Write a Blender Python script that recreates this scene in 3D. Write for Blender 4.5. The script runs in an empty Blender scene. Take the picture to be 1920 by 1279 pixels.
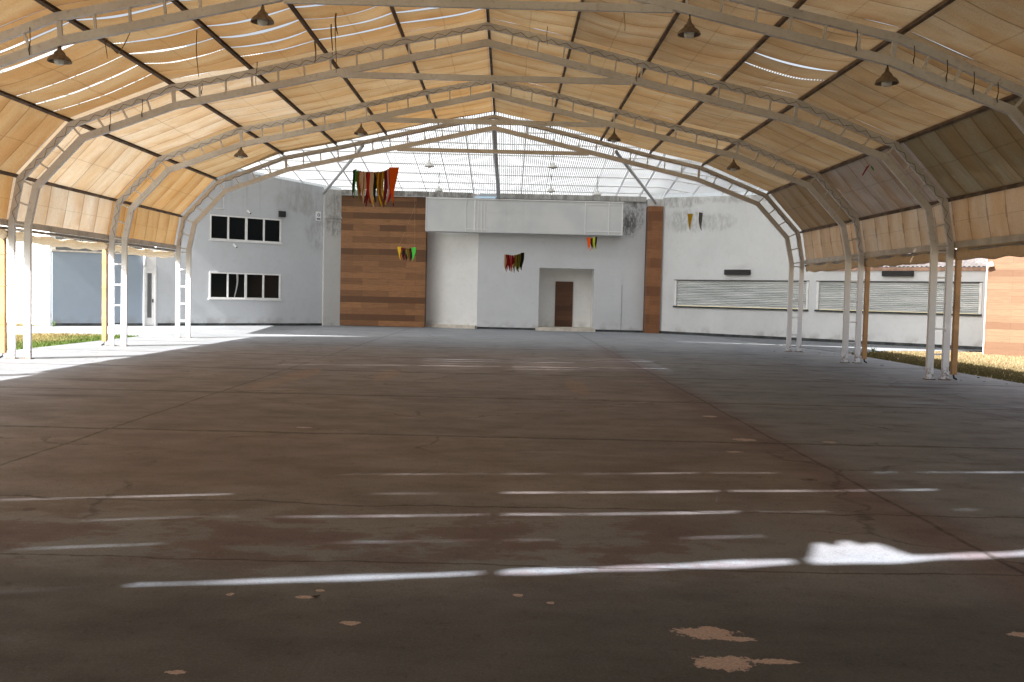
import bpy, bmesh, math, random
from mathutils import Vector, Matrix, noise as mnoise
random.seed(7)
C = bpy.context.scene.collection
SC = bpy.context.scene
R = math.radians
# ------------------------------------------------------------------ camera, light, exposure
cam_d = bpy.data.cameras.new('camera'); cam = bpy.data.objects.new('camera', cam_d); C.objects.link(cam)
cam_d.sensor_width = 36.0; cam_d.lens = 36.0 * 1828.666 / 1920; cam_d.clip_end = 3000; cam_d.clip_start = 0.05
pitch, yaw, roll = -0.046382, -0.006091, 0.023383
fw = Vector((-math.sin(yaw)*math.cos(pitch), math.cos(yaw)*math.cos(pitch), math.sin(pitch)))
r0 = Vector((math.cos(yaw), math.sin(yaw), 0)); u0 = r0.cross(fw)
rr = r0*math.cos(roll) + u0*math.sin(roll); uu = rr.cross(fw)
cam.matrix_world = Matrix(((rr.x, uu.x, -fw.x, 0.5747), (rr.y, uu.y, -fw.y, 0.0), (rr.z, uu.z, -fw.z, 1.65), (0, 0, 0, 1)))
SC.camera = cam
SUN_EL = R(41.0); SUN_AZ = (-0.76, -0.65)
w = bpy.data.worlds.new('World'); SC.world = w; w.use_nodes = True
wn = w.node_tree.nodes; wl = w.node_tree.links
sky = wn.new('ShaderNodeTexSky'); sky.sky_type = 'NISHITA'; sky.sun_disc = False
sky.sun_elevation = SUN_EL; sky.sun_rotation = math.atan2(SUN_AZ[0], SUN_AZ[1]) % (2*math.pi)
sky.air_density = 1.0; sky.dust_density = 6.0; sky.ozone_density = 0.6
bg = wn['Background']; bg.inputs['Strength'].default_value = 0.062
bw = wn.new('ShaderNodeRGBToBW'); wl.new(sky.outputs['Color'], bw.inputs[0])
hz = wn.new('ShaderNodeMix'); hz.data_type = 'RGBA'; hz.inputs[0].default_value = 0.6          # thin white veil of cloud over the blue
gn = wn.new('ShaderNodeMath'); gn.operation = 'MULTIPLY'; gn.inputs[1].default_value = 1.25; wl.new(bw.outputs[0], gn.inputs[0])
wl.new(sky.outputs['Color'], hz.inputs[6]); wl.new(gn.outputs[0], hz.inputs[7]); wl.new(hz.outputs[2], bg.inputs['Color'])
sd = bpy.data.lights.new('sun', 'SUN'); sd.energy = 5.0; sd.angle = R(0.53); sd.color = (1.0, 0.965, 0.92)
so = bpy.data.objects.new('sun', sd); C.objects.link(so); so.location = (-30, -30, 40)
tr = Vector((-SUN_AZ[0]*math.cos(SUN_EL), -SUN_AZ[1]*math.cos(SUN_EL), -math.sin(SUN_EL)))
so.rotation_euler = tr.to_track_quat('-Z', 'Y').to_euler()
SC.view_settings.view_transform = 'Standard'; SC.view_settings.look = 'None'
SC.view_settings.exposure = 2.2; SC.view_settings.gamma = 1.0
SC.render.engine = 'CYCLES'
SC.cycles.max_bounces = 10; SC.cycles.diffuse_bounces = 6; SC.cycles.transmission_bounces = 6; SC.cycles.transparent_max_bounces = 8
SC.cycles.use_denoising = True
SC.cycles.caustics_reflective = False; SC.cycles.caustics_refractive = False

# ------------------------------------------------------------------ node helper
class N:
    def __init__(s, name):
        s.m = bpy.data.materials.new(name); s.m.use_nodes = True
        s.t = s.m.node_tree; s.t.nodes.clear(); s.out = s.t.nodes.new('ShaderNodeOutputMaterial')
    def n(s, typ, **kw):
        o = s.t.nodes.new(typ)
        for k, v in kw.items(): setattr(o, k, v)
        return o
    def set(s, sock, v):
        if isinstance(v, bpy.types.NodeSocket): s.t.links.new(v, sock)
        elif isinstance(v, (tuple, list)):
            v = tuple(v)
            if sock.type == 'RGBA' and len(v) == 3: v = v + (1,)
            sock.default_value = v
        else: sock.default_value = v
    def math(s, op, a, b=0.0, clamp=False):
        o = s.n('ShaderNodeMath', operation=op, use_clamp=clamp); s.set(o.inputs[0], a); s.set(o.inputs[1], b); return o.outputs[0]
    def vmath(s, op, a, b=(0, 0, 0)):
        o = s.n('ShaderNodeVectorMath', operation=op); s.set(o.inputs[0], a); s.set(o.inputs[1], b)
        return o.outputs['Value'] if op in ('LENGTH', 'DOT_PRODUCT', 'DISTANCE') else o.outputs[0]
    def mix(s, f, a, b, mode='MIX'):
        o = s.n('ShaderNodeMix', data_type='RGBA', blend_type=mode); s.set(o.inputs[0], f); s.set(o.inputs[6], a); s.set(o.inputs[7], b); return o.outputs[2]
    def mapr(s, v, a, b, c=0.0, d=1.0):
        o = s.n('ShaderNodeMapRange'); o.interpolation_type = 'SMOOTHSTEP'
        s.set(o.inputs[0], v)
        for i, x in enumerate((a, b, c, d)): o.inputs[i+1].default_value = x
        return o.outputs[0]
    def noise(s, vec, scale, detail=4, rough=0.55):
        o = s.n('ShaderNodeTexNoise'); s.set(o.inputs['Vector'], vec); o.inputs['Scale'].default_value = scale
        o.inputs['Detail'].default_value = detail; o.inputs['Roughness'].default_value = rough; return o.outputs['Fac']
    def pos(s): return s.n('ShaderNodeNewGeometry').outputs['Position']
    def obco(s): return s.n('ShaderNodeTexCoord').outputs['Object']
    def sep(s, v):
        o = s.n('ShaderNodeSeparateXYZ'); s.set(o.inputs[0], v); return o.outputs
    def comb(s, x, y, z):
        o = s.n('ShaderNodeCombineXYZ'); s.set(o.inputs[0], x); s.set(o.inputs[1], y); s.set(o.inputs[2], z); return o.outputs[0]
    def sc(s, v, k): return s.vmath('MULTIPLY', v, k)
    def bump(s, h, strength=0.3, dist=0.01):
        o = s.n('ShaderNodeBump'); o.inputs['Strength'].default_value = strength; o.inputs['Distance'].default_value = dist
        s.set(o.inputs['Height'], h); return o.outputs[0]
    def blob(s, p, c, r, nz, amp=0.6, soft=0.12):          # a ragged ellipse (a stain or chip with its own shape)
        d = s.vmath('LENGTH', s.vmath('DIVIDE', s.vmath('SUBTRACT', p, c), r))
        v = s.math('ADD', d, s.math('MULTIPLY', s.math('SUBTRACT', nz, 0.5), amp))
        return s.mapr(v, 0.8, 0.8 - soft, 0.0, 1.0) if soft < 0 else s.math('SUBTRACT', 1.0, s.mapr(v, 0.8, 0.8 + soft))
    def bsdf(s, col, rough=0.7, metal=0.0, normal=None, spec=0.3):
        b = s.n('ShaderNodeBsdfPrincipled'); s.set(b.inputs['Base Color'], col); s.set(b.inputs['Roughness'], rough)
        s.set(b.inputs['Metallic'], metal); b.inputs['Specular IOR Level'].default_value = spec
        if normal is not None: s.t.links.new(normal, b.inputs['Normal'])
        s.t.links.new(b.outputs[0], s.out.inputs[0]); return s.m

def m_plain(name, col, rough=0.6, metal=0.0, var=0.15, scale=6.0, spec=0.3, dirt=None):
    k = N(name); p = k.pos(); nz = k.noise(p, scale)
    c = k.mix(k.mapr(nz, 0.3, 0.7), tuple(x*(1-var) for x in col), tuple(min(1, x*(1+var)) for x in col))
    if dirt:
        c = k.mix(k.math('MULTIPLY', k.mapr(k.noise(p, scale*0.6 + 1.7, 6, 0.7), 0.52, 0.75), dirt[1]), c, dirt[0])
    return k.bsdf(c, rough, metal, k.bump(k.noise(p, scale*9), 0.15, 0.004), spec)

def m_wall(name, col, stains=(), streak=0.5, tint=(0.25, 0.24, 0.22), base=0.5):
    k = N(name); p = k.pos(); x, y, z = k.sep(p)
    big = k.noise(p, 0.45, 5, 0.6); fine = k.noise(p, 5.0, 5, 0.65)
    c = k.mix(k.mapr(big, 0.3, 0.7), tuple(v*0.92 for v in col), col)
    c = k.mix(k.mapr(fine, 0.45, 0.85, 0, 0.14), c, tint)
    st = k.noise(k.sc(p, (3.2, 3.2, 0.22)), 1.0, 5, 0.6)           # rain streaks under the wall head
    head = k.mapr(z, 4.6, 6.6)
    c = k.mix(k.math('MULTIPLY', k.math('MULTIPLY', k.mapr(st, 0.5, 0.75), head), streak), c, (0.16, 0.15, 0.14))
    foot = k.math('SUBTRACT', 1.0, k.mapr(z, 0.05, 0.55))
    c = k.mix(k.math('MULTIPLY', k.math('MULTIPLY', foot, k.mapr(k.noise(p, 2.2, 5), 0.42, 0.7)), base), c, (0.2, 0.17, 0.14))
    for (cc, rr_, col2, amt, sc_) in stains:
        nz = k.noise(p, sc_, 6, 0.7)
        c = k.mix(k.math('MULTIPLY', k.math('MULTIPLY', k.blob(p, cc, rr_, nz, 1.6, 0.7), k.mapr(k.noise(k.sc(p, (1, 1, 0.4)), sc_*1.1, 6, 0.75), 0.38, 0.62)), amt), c, col2)
    return k.bsdf(c, 0.85, 0, k.bump(k.noise(p, 30, 4), 0.18, 0.006), 0.2)

def m_wood(name, dirv, c1, c2, c3, row=0.225, length=1.35, gl=0.55):
    k = N(name); p = k.pos(); s_ = k.vmath('DOT_PRODUCT', p, dirv); z = k.sep(p)[2]
    v = k.comb(s_, z, 0.0)
    b = k.n('ShaderNodeTexBrick'); k.set(b.inputs['Vector'], v); b.offset = 0.37; b.offset_frequency = 2
    b.inputs['Scale'].default_value = 1.0; b.inputs['Mortar Size'].default_value = 0.004; b.inputs['Mortar Smooth'].default_value = 0.1
    b.inputs['Brick Width'].default_value = length; b.inputs['Row Height'].default_value = row; b.inputs['Bias'].default_value = 0.0
    k.set(b.inputs['Color1'], (0, 0, 0)); k.set(b.inputs['Color2'], (1, 1, 1)); k.set(b.inputs['Mortar'], (0.5, 0.5, 0.5))
    rnd = k.sep(b.outputs['Color'])[0]
    rowi = k.math('FLOOR', k.math('DIVIDE', z, row))
    wn_ = k.n('ShaderNodeTexWhiteNoise', noise_dimensions='1D'); k.set(wn_.inputs['W'], rowi)
    rnd = k.math('ADD', k.math('MULTIPLY', rnd, 0.38), k.math('MULTIPLY', wn_.outputs[0], 0.62))
    c = k.mix(k.mapr(rnd, 0.2, 0.8), c1, c2)
    gr = k.noise(k.comb(k.math('MULTIPLY', s_, 1.6), k.math('MULTIPLY', z, 26.0), rowi), 1.5, 6, 0.65)
    c = k.mix(k.mapr(gr, 0.35, 0.75, 0, 0.6), c, c3)
    kn = k.noise(k.comb(k.math('MULTIPLY', s_, 2.0), k.math('MULTIPLY', z, 6.0), 3.0), 2.0, 3, 0.5)
    c = k.mix(k.mapr(kn, 0.68, 0.8, 0, 0.6), c, tuple(x*0.35 for x in c1))
    c = k.mix(k.math('MULTIPLY', b.outputs['Fac'], 0.6), c, tuple(x*0.3 for x in c1))
    return k.bsdf(c, gl, 0, k.bump(gr, 0.12, 0.004), 0.3)

def m_fabric():
    k = N('shade_fabric'); oi = k.n('ShaderNodeObjectInfo'); base = oi.outputs['Color']; p = k.pos()
    uv = k.n('ShaderNodeUVMap'); uv.uv_map = 'UVMap'; u, vv, _ = k.sep(uv.outputs[0]); v = k.math('FRACT', vv)
    ws = k.n('ShaderNodeTexWhiteNoise', noise_dimensions='2D'); k.set(ws.inputs['Vector'], k.comb(k.math('FLOOR', vv), k.math('MULTIPLY', oi.outputs['Random'], 50.0), 0.0)); strip = ws.outputs[0]
    big = k.noise(k.sc(p, (0.5, 1.3, 0.5)), 1.0, 5, 0.6); mid = k.noise(k.sc(p, (0.9, 2.4, 0.9)), 1.0, 5, 0.6)
    sp = k.noise(p, 42.0, 2, 0.5)
    c = k.mix(k.mapr(big, 0.36, 0.66, 0, 0.75), base, k.mix(1.0, base, (0.92, 0.74, 0.54), 'MULTIPLY'))
    c = k.mix(k.mapr(mid, 0.42, 0.72, 0, 0.42), c, k.mix(1.0, base, (0.74, 0.60, 0.46), 'MULTIPLY'))
    c = k.mix(k.mapr(sp, 0.38, 0.66, 0, 0.28), c, k.mix(1.0, base, (0.55, 0.45, 0.38), 'MULTIPLY'))
    c = k.mix(k.math('MULTIPLY', strip, 0.6), c, k.mix(1.0, c, (0.72, 0.66, 0.58), 'MULTIPLY'))
    e = k.math('ABSOLUTE', k.math('SUBTRACT', v, 0.5))                 # hems along strip edges: double cloth
    hem = k.mapr(e, 0.470, 0.484)
    st = k.math('SUBTRACT', 1.0, k.mapr(k.math('ABSOLUTE', k.math('SUBTRACT', u, k.math('ADD', 0.48, k.math('MULTIPLY', big, 0.05)))), 0.004, 0.010))
    ue = k.mapr(k.math('ABSOLUTE', k.math('SUBTRACT', u, 0.5)), 0.455, 0.5, 0, 0.35)
    alf = oi.outputs['Alpha']
    tg = k.math('MULTIPLY', k.math('MULTIPLY', k.mapr(e, 0.440, 0.455), k.math('SUBTRACT', 1.0, k.mapr(k.math('ABSOLUTE', k.math('SUBTRACT', u, 0.55)), 0.10, 0.14))), k.math('SUBTRACT', 1.0, alf))
    hem = k.math('MAXIMUM', hem, tg)
    ac = k.math('MULTIPLY', k.mapr(v, 0.45, 0.97), k.mapr(k.noise(k.sc(p, (0.9, 0.3, 0.9)), 1.3, 4, 0.6), 0.38, 0.62))
    c = k.mix(k.math('MULTIPLY', ac, 0.72), c, k.mix(1.0, base, (0.62, 0.46, 0.32), 'MULTIPLY'))
    dk = k.math('MAXIMUM', k.math('MAXIMUM', k.math('MULTIPLY', hem, 0.55), k.math('MULTIPLY', st, 0.26)), ue)
    c = k.mix(dk, c, k.mix(1.0, c, (0.30, 0.24, 0.20), 'MULTIPLY'))
    nb = k.bump(k.noise(k.sc(p, (0.8, 2.2, 0.8)), 1.6, 4, 0.5), 0.45, 0.05)
    d = k.n('ShaderNodeBsdfDiffuse'); k.set(d.inputs[0], k.mix(1.0, c, (0.72, 0.70, 0.66), 'MULTIPLY')); k.t.links.new(nb, d.inputs['Normal'])
    t = k.n('ShaderNodeBsdfTranslucent'); k.set(t.inputs[0], c); k.t.links.new(nb, t.inputs['Normal'])
    mx = k.n('ShaderNodeMixShader'); k.set(mx.inputs[0], k.math('ADD', 0.093, k.math('MULTIPLY', k.math('SUBTRACT', 1.0, alf), 0.075)))
    k.t.links.new(d.outputs[0], mx.inputs[1]); k.t.links.new(t.outputs[0], mx.inputs[2]); k.t.links.new(mx.outputs[0], k.out.inputs[0])
    return k.m

def m_sheet():
    k = N('clear_corrugated_plastic'); p = k.pos(); nz = k.noise(p, 0.8, 5, 0.6)
    c = k.mix(k.mapr(nz, 0.35, 0.75), (0.30, 0.312, 0.322), (0.24, 0.25, 0.257))
    d = k.n('ShaderNodeBsdfDiffuse'); k.set(d.inputs[0], (0.45, 0.46, 0.47))
    t = k.n('ShaderNodeBsdfTranslucent'); k.set(t.inputs[0], c)
    a = k.n('ShaderNodeBsdfTransparent'); k.set(a.inputs[0], (0.9, 0.95, 1.0))
    m1 = k.n('ShaderNodeMixShader'); m1.inputs[0].default_value = 0.72
    k.t.links.new(d.outputs[0], m1.inputs[1]); k.t.links.new(t.outputs[0], m1.inputs[2])
    m2 = k.n('ShaderNodeMixShader'); m2.inputs[0].default_value = 0.01
    k.t.links.new(m1.outputs[0], m2.inputs[1]); k.t.links.new(a.outputs[0], m2.inputs[2]); k.t.links.new(m2.outputs[0], k.out.inputs[0])
    return k.m

def m_floor():
    k = N('painted_concrete'); p = k.pos(); x, y, z = k.sep(p)
    wob = k.math('MULTIPLY', k.math('SUBTRACT', k.noise(p, 0.9, 5, 0.6), 0.5), 0.28)
    n1 = k.noise(p, 0.35, 6, 0.62); n2 = k.noise(k.sc(p, (1.0, 1.6, 1)), 1.3, 6, 0.65); n3 = k.noise(p, 7.0, 6, 0.7); n4 = k.noise(p, 60.0, 4, 0.75)
    grey = k.mix(k.mapr(n1, 0.3, 0.7), (0.150, 0.175, 0.215), (0.195, 0.218, 0.255))
    brown = k.mix(k.mapr(n1, 0.35, 0.7), (0.158, 0.141, 0.144), (0.205, 0.182, 0.180))
    red = (0.128, 0.082, 0.090)
    inx = k.math('MULTIPLY', k.mapr(k.math('ADD', x, k.math('MULTIPLY', wob, 6.0)), -9.5, -6.0), k.math('SUBTRACT', 1.0, k.mapr(k.math('ADD', x, wob), 3.55, 3.95)))
    iny = k.mapr(k.math('ADD', y, k.math('MULTIPLY', wob, 7.0)), 5.4, 8.8)
    fary = k.math('SUBTRACT', 1.0, k.mapr(k.math('ADD', y, k.math('MULTIPLY', wob, 10.0)), 25.0, 35.0))
    ctr = k.math('MULTIPLY', k.math('MULTIPLY', inx, iny), fary)
    c = k.mix(ctr, grey, brown)
    # reddish coat showing through along the joint and in a band near the front
    rj = k.math('SUBTRACT', 1.0, k.mapr(k.math('ABSOLUTE', k.math('SUBTRACT', k.math('ADD', x, k.math('MULTIPLY', wob, 1.5)), 3.75)), 0.05, 0.55))
    rb = k.math('MULTIPLY', k.math('SUBTRACT', 1.0, k.mapr(k.math('ABSOLUTE', k.math('SUBTRACT', k.math('ADD', y, k.math('MULTIPLY', wob, 5.0)), 6.5)), 0.3, 1.3)), k.mapr(n2, 0.46, 0.53))
    rb = k.math('MULTIPLY', rb, k.math('SUBTRACT', 1.0, k.mapr(x, 1.6, 2.6)))
    c = k.mix(k.math('MULTIPLY', k.math('MAXIMUM', rj, rb), 0.58), c, red)
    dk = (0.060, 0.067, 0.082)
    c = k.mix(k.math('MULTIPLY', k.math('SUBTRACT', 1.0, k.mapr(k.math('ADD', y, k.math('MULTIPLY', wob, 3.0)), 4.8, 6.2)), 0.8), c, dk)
    pur = k.math('MULTIPLY', k.mapr(n2, 0.52, 0.68), k.math('MULTIPLY', k.mapr(x, 2.0, 4.5), 0.5))
    c = k.mix(pur, c, (0.135, 0.118, 0.148))
    # paler bare concrete aprons beyond the columns and by the building
    edge = k.math('MAXIMUM', k.math('SUBTRACT', 1.0, k.mapr(k.math('ADD', x, k.math('MULTIPLY', wob, 2.0)), -9.4, -8.4)), k.mapr(k.math('ADD', x, k.math('MULTIPLY', wob, 2.0)), 8.6, 10.4))
    edge = k.math('MAXIMUM', edge, k.mapr(k.math('ADD', y, k.math('MULTIPLY', wob, 5.0)), 30.0, 36.0))
    c = k.mix(edge, c, k.mix(k.mapr(n1, 0.3, 0.7), (0.195, 0.21, 0.23), (0.24, 0.255, 0.272)))
    c = k.mix(k.math('SUBTRACT', 1.0, k.mapr(k.math('ADD', x, k.math('MULTIPLY', wob, 2.0)), -9.2, -7.6)), c, k.mix(k.mapr(n1, 0.3, 0.7), (0.135, 0.146, 0.158), (0.165, 0.175, 0.186)))  # left strip given a darker colour to hold down its strong sunlight
    # scuffs, grain
    c = k.mix(k.mapr(n2, 0.42, 0.75, 0, 0.35), c, k.mix(1.0, c, (0.60, 0.57, 0.55), 'MULTIPLY'))
    c = k.mix(k.mapr(n3, 0.50, 0.80, 0, 0.5), c, k.mix(1.0, c, (0.58, 0.55, 0.53), 'MULTIPLY'))
    c = k.mix(k.mapr(n4, 0.45, 0.70, 0, 0.75), c, k.mix(1.0, c, (1.6, 1.55, 1.5), 'MULTIPLY'))
    n5 = k.noise(p, 140.0, 3, 0.7); c = k.mix(k.mapr(n5, 0.48, 0.68, 0, 0.6), c, k.mix(1.0, c, (0.45, 0.43, 0.42), 'MULTIPLY'))
    n6 = k.noise(k.sc(p, (1.0, 0.45, 1.0)), 19.0, 5, 0.75); c = k.mix(k.mapr(n6, 0.54, 0.70, 0, 0.55), c, k.mix(1.0, c, (0.50, 0.47, 0.46), 'MULTIPLY'))
    smear = k.noise(k.sc(p, (0.35, 2.6, 1)), 1.0, 5, 0.7)
    c = k.mix(k.mapr(smear, 0.58, 0.78, 0, 0.35), c, k.mix(1.0, c, (0.55, 0.50, 0.50), 'MULTIPLY'))
    # cracks and joints
    def line(coord, at, wdt, amp):
        d = k.math('ABSOLUTE', k.math('SUBTRACT', k.math('ADD', coord, k.math('MULTIPLY', wob, amp)), at))
        return k.math('SUBTRACT', 1.0, k.mapr(d, wdt*0.4, wdt))
    ln = None
    for (cd, at, wd, am) in ((x, 3.82, 0.03, 0.35), (x, -4.0, 0.028, 0.35), (y, 5.9, 0.022, 0.9), (y, 7.55, 0.03, 1.6), (y, 11.3, 0.075, 0.8), (y, 15.6, 0.09, 0.7), (y, 20.4, 0.10, 0.5), (y, 25.1, 0.13, 0.5), (x, -8.3, 0.016, 0.5), (x, 8.1, 0.016, 0.5), (y, 30.2, 0.12, 0.4)):
        l = line(cd, at, wd, am); ln = l if ln is None else k.math('MAXIMUM', ln, l)
    vor = k.n('ShaderNodeTexVoronoi', feature='DISTANCE_TO_EDGE'); vor.inputs['Scale'].default_value = 0.23
    k.set(vor.inputs['Vector'], k.vmath('ADD', p, k.comb(k.math('MULTIPLY', wob, 4.0), k.math('MULTIPLY', k.noise(p, 1.7, 4), 1.3), 0.0)))
    vc = k.math('MULTIPLY', k.math('SUBTRACT', 1.0, k.mapr(vor.outputs['Distance'], 0.002, 0.008)), k.mapr(n1, 0.48, 0.56))
    ln = k.math('MAXIMUM', ln, k.math('MULTIPLY', vc, 0.8))
    c = k.mix(k.math('MULTIPLY', ln, k.mapr(n3, 0.25, 0.6, 0.2, 0.8)), c, (0.04, 0.034, 0.03))
    # chips of paint off down to pinkish screed
    ch = None
    nzc = k.noise(p, 17.0, 6, 0.75)
    for (cx, cy, rx, ry) in ((1.60, 4.77, 0.17, 0.10), (1.74, 4.69, 0.09, 0.04), (1.60, 4.37, 0.17, 0.10), (1.84, 4.40, 0.13, 0.035), (-0.17, 4.80, 0.06, 0.035), (-0.48, 5.20, 0.06, 0.03), (-0.81, 4.13, 0.05, 0.025),
                         (0.85, 5.19, 0.025, 0.025), (0.67, 5.31, 0.03, 0.03), (-0.89, 5.22, 0.025, 0.03), (-0.42, 5.32, 0.025, 0.025), (3.2, 4.84, 0.07, 0.05), (3.44, 11.55, 0.16, 0.12), (4.45, 11.5, 0.1, 0.08), (3.5, 13.8, 0.13, 0.10), (-1.85, 11.75, 0.11, 0.06), (3.1, 10.6, 0.1, 0.06)):
        b = k.blob(p, (cx, cy, 0), (rx, ry, 1), nzc, 2.2, 0.08); ch = b if ch is None else k.math('MAXIMUM', ch, b)
    sprk = k.math('MULTIPLY', k.mapr(k.noise(p, 13.0, 4, 0.75), 0.735, 0.75), k.mapr(k.noise(p, 0.8, 3), 0.45, 0.6))
    ch = k.math('MAXIMUM', ch, k.math('MULTIPLY', sprk, 0.7))
    c = k.mix(ch, c, k.mix(k.mapr(n4, 0.35, 0.65), k.mix(n3, (0.26, 0.205, 0.21), (0.42, 0.345, 0.35)), (0.50, 0.43, 0.44)))
    for (cx, cy, rx, ry) in ((3.43, 9.01, 0.07, 0.06), (-2.9, 7.12, 0.05, 0.05), (8.6, 19.5, 0.9, 0.25), (7.2, 17.4, 0.8, 0.2), (-6.4, 17.2, 0.9, 0.3), (-6.0, 14.6, 0.8, 0.18)):
        c = k.mix(k.math('MULTIPLY', k.blob(p, (cx, cy, 0), (rx, ry, 1), n2, 1.6, 0.5), 0.65), c, (0.075, 0.058, 0.066))
    # worn ochre line marks
    oc = None
    for (cx, cy, rx, ry) in ((-3.62, 17.1, 0.22, 0.9), (-3.45, 19.3, 0.28, 1.5), (-1.8, 19.6, 0.22, 1.4), (1.9, 18.0, 0.2, 1.5)):
        b = k.blob(p, (cx, cy, 0), (rx, ry, 1), n3, 1.6, 0.3); oc = b if oc is None else k.math('MAXIMUM', oc, b)
    c = k.mix(k.math('MULTIPLY', k.math('MULTIPLY', oc, 0.55), k.mapr(n6, 0.38, 0.56)), c, (0.30, 0.20, 0.13))
    rgh = k.mapr(n2, 0.3, 0.7, 0.55, 0.75)
    nb = k.bump(k.math('ADD', k.math('MULTIPLY', n4, 0.5), k.math('SUBTRACT', k.math('MULTIPLY', n3, 0.6), k.math('MULTIPLY', ln, 1.0))), 0.25, 0.006)
    return k.bsdf(c, rgh, 0, nb, 0.22)

def m_earth(name, a, b, c3):
    k = N(name); p = k.pos(); n1 = k.noise(p, 0.5, 6, 0.65); n2 = k.noise(p, 6, 6, 0.7)
    c = k.mix(k.mapr(n1, 0.35, 0.65), a, b); c = k.mix(k.mapr(n2, 0.45, 0.75, 0, 0.6), c, c3)
    return k.bsdf(c, 0.95, 0, k.bump(n2, 0.5, 0.03), 0.1)

def m_grass(name, a, b, dry, x0, x1, flip=False):
    k = N(name); p = k.pos(); x, y, z = k.sep(p); n1 = k.noise(p, 0.6, 4, 0.6); n2 = k.noise(p, 9, 3, 0.6)
    c = k.mix(k.mapr(n2, 0.3, 0.7), a, b)
    g = k.mapr(k.math('ADD', x, k.math('MULTIPLY', k.math('SUBTRACT', n1, 0.5), 3.0)), x0, x1)
    if flip: g = k.math('SUBTRACT', 1.0, g)
    c = k.mix(k.math('MULTIPLY', k.math('SUBTRACT', 1.0, g), 0.85), c, k.mix(n2, dry, tuple(v*1.5 for v in dry)))
    d = k.n('ShaderNodeBsdfDiffuse'); k.set(d.inputs[0], c); t = k.n('ShaderNodeBsdfTranslucent'); k.set(t.inputs[0], c)
    mx = k.n('ShaderNodeMixShader'); mx.inputs[0].default_value = 0.3
    k.t.links.new(d.outputs[0], mx.inputs[1]); k.t.links.new(t.outputs[0], mx.inputs[2]); k.t.links.new(mx.outputs[0], k.out.inputs[0]); return k.m

def m_cloth(name, col):
    k = N(name); p = k.pos(); c = k.mix(k.noise(p, 14, 3), tuple(x*0.75 for x in col), col)
    d = k.n('ShaderNodeBsdfDiffuse'); k.set(d.inputs[0], c); t = k.n('ShaderNodeBsdfTranslucent'); k.set(t.inputs[0], c)
    mx = k.n('ShaderNodeMixShader'); mx.inputs[0].default_value = 0.35
    k.t.links.new(d.outputs[0], mx.inputs[1]); k.t.links.new(t.outputs[0], mx.inputs[2]); k.t.links.new(mx.outputs[0], k.out.inputs[0]); return k.m

def m_paint_steel():
    k = N('painted_steel'); p = k.pos(); x, y, z = k.sep(p); n1 = k.noise(p, 2.2, 5, 0.65); n2 = k.noise(p, 11, 6, 0.7)
    c = k.mix(k.mapr(n1, 0.35, 0.7), (0.70, 0.72, 0.75), (0.78, 0.80, 0.83))
    c = k.mix(k.mapr(n2, 0.50, 0.74, 0, 0.42), c, (0.40, 0.34, 0.29)); c = k.mix(k.mapr(k.noise(p, 0.9, 4), 0.45, 0.7, 0, 0.28), c, (0.40, 0.35, 0.31))
    c = k.mix(k.math('MULTIPLY', k.math('SUBTRACT', 1.0, k.mapr(z, 2.5, 3.1)), 0.75), c, (0.80, 0.84, 0.90))          # sky light on the legs put in as paler, bluer paint
    low = k.math('SUBTRACT', 1.0, k.mapr(z, 0.04, 0.4)); rust = k.math('MAXIMUM', k.mapr(n2, 0.66, 0.74, 0, 0.6), k.math('MULTIPLY', low, k.mapr(n2, 0.46, 0.6)))
    c = k.mix(rust, c, (0.13, 0.07, 0.045))
    return k.bsdf(c, 0.55, 0, k.bump(n2, 0.1, 0.003), 0.35)

def m_shutter():
    k = N('galvanised_shutter'); p = k.pos(); z = k.sep(p)[2]; n1 = k.noise(k.sc(p, (0.5, 0.5, 8)), 1.0, 4, 0.6)
    c = k.mix(k.mapr(n1, 0.35, 0.7), (0.52, 0.55, 0.55), (0.74, 0.76, 0.76))
    return k.bsdf(c, 0.42, 0.35, None, 0.5)

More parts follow.
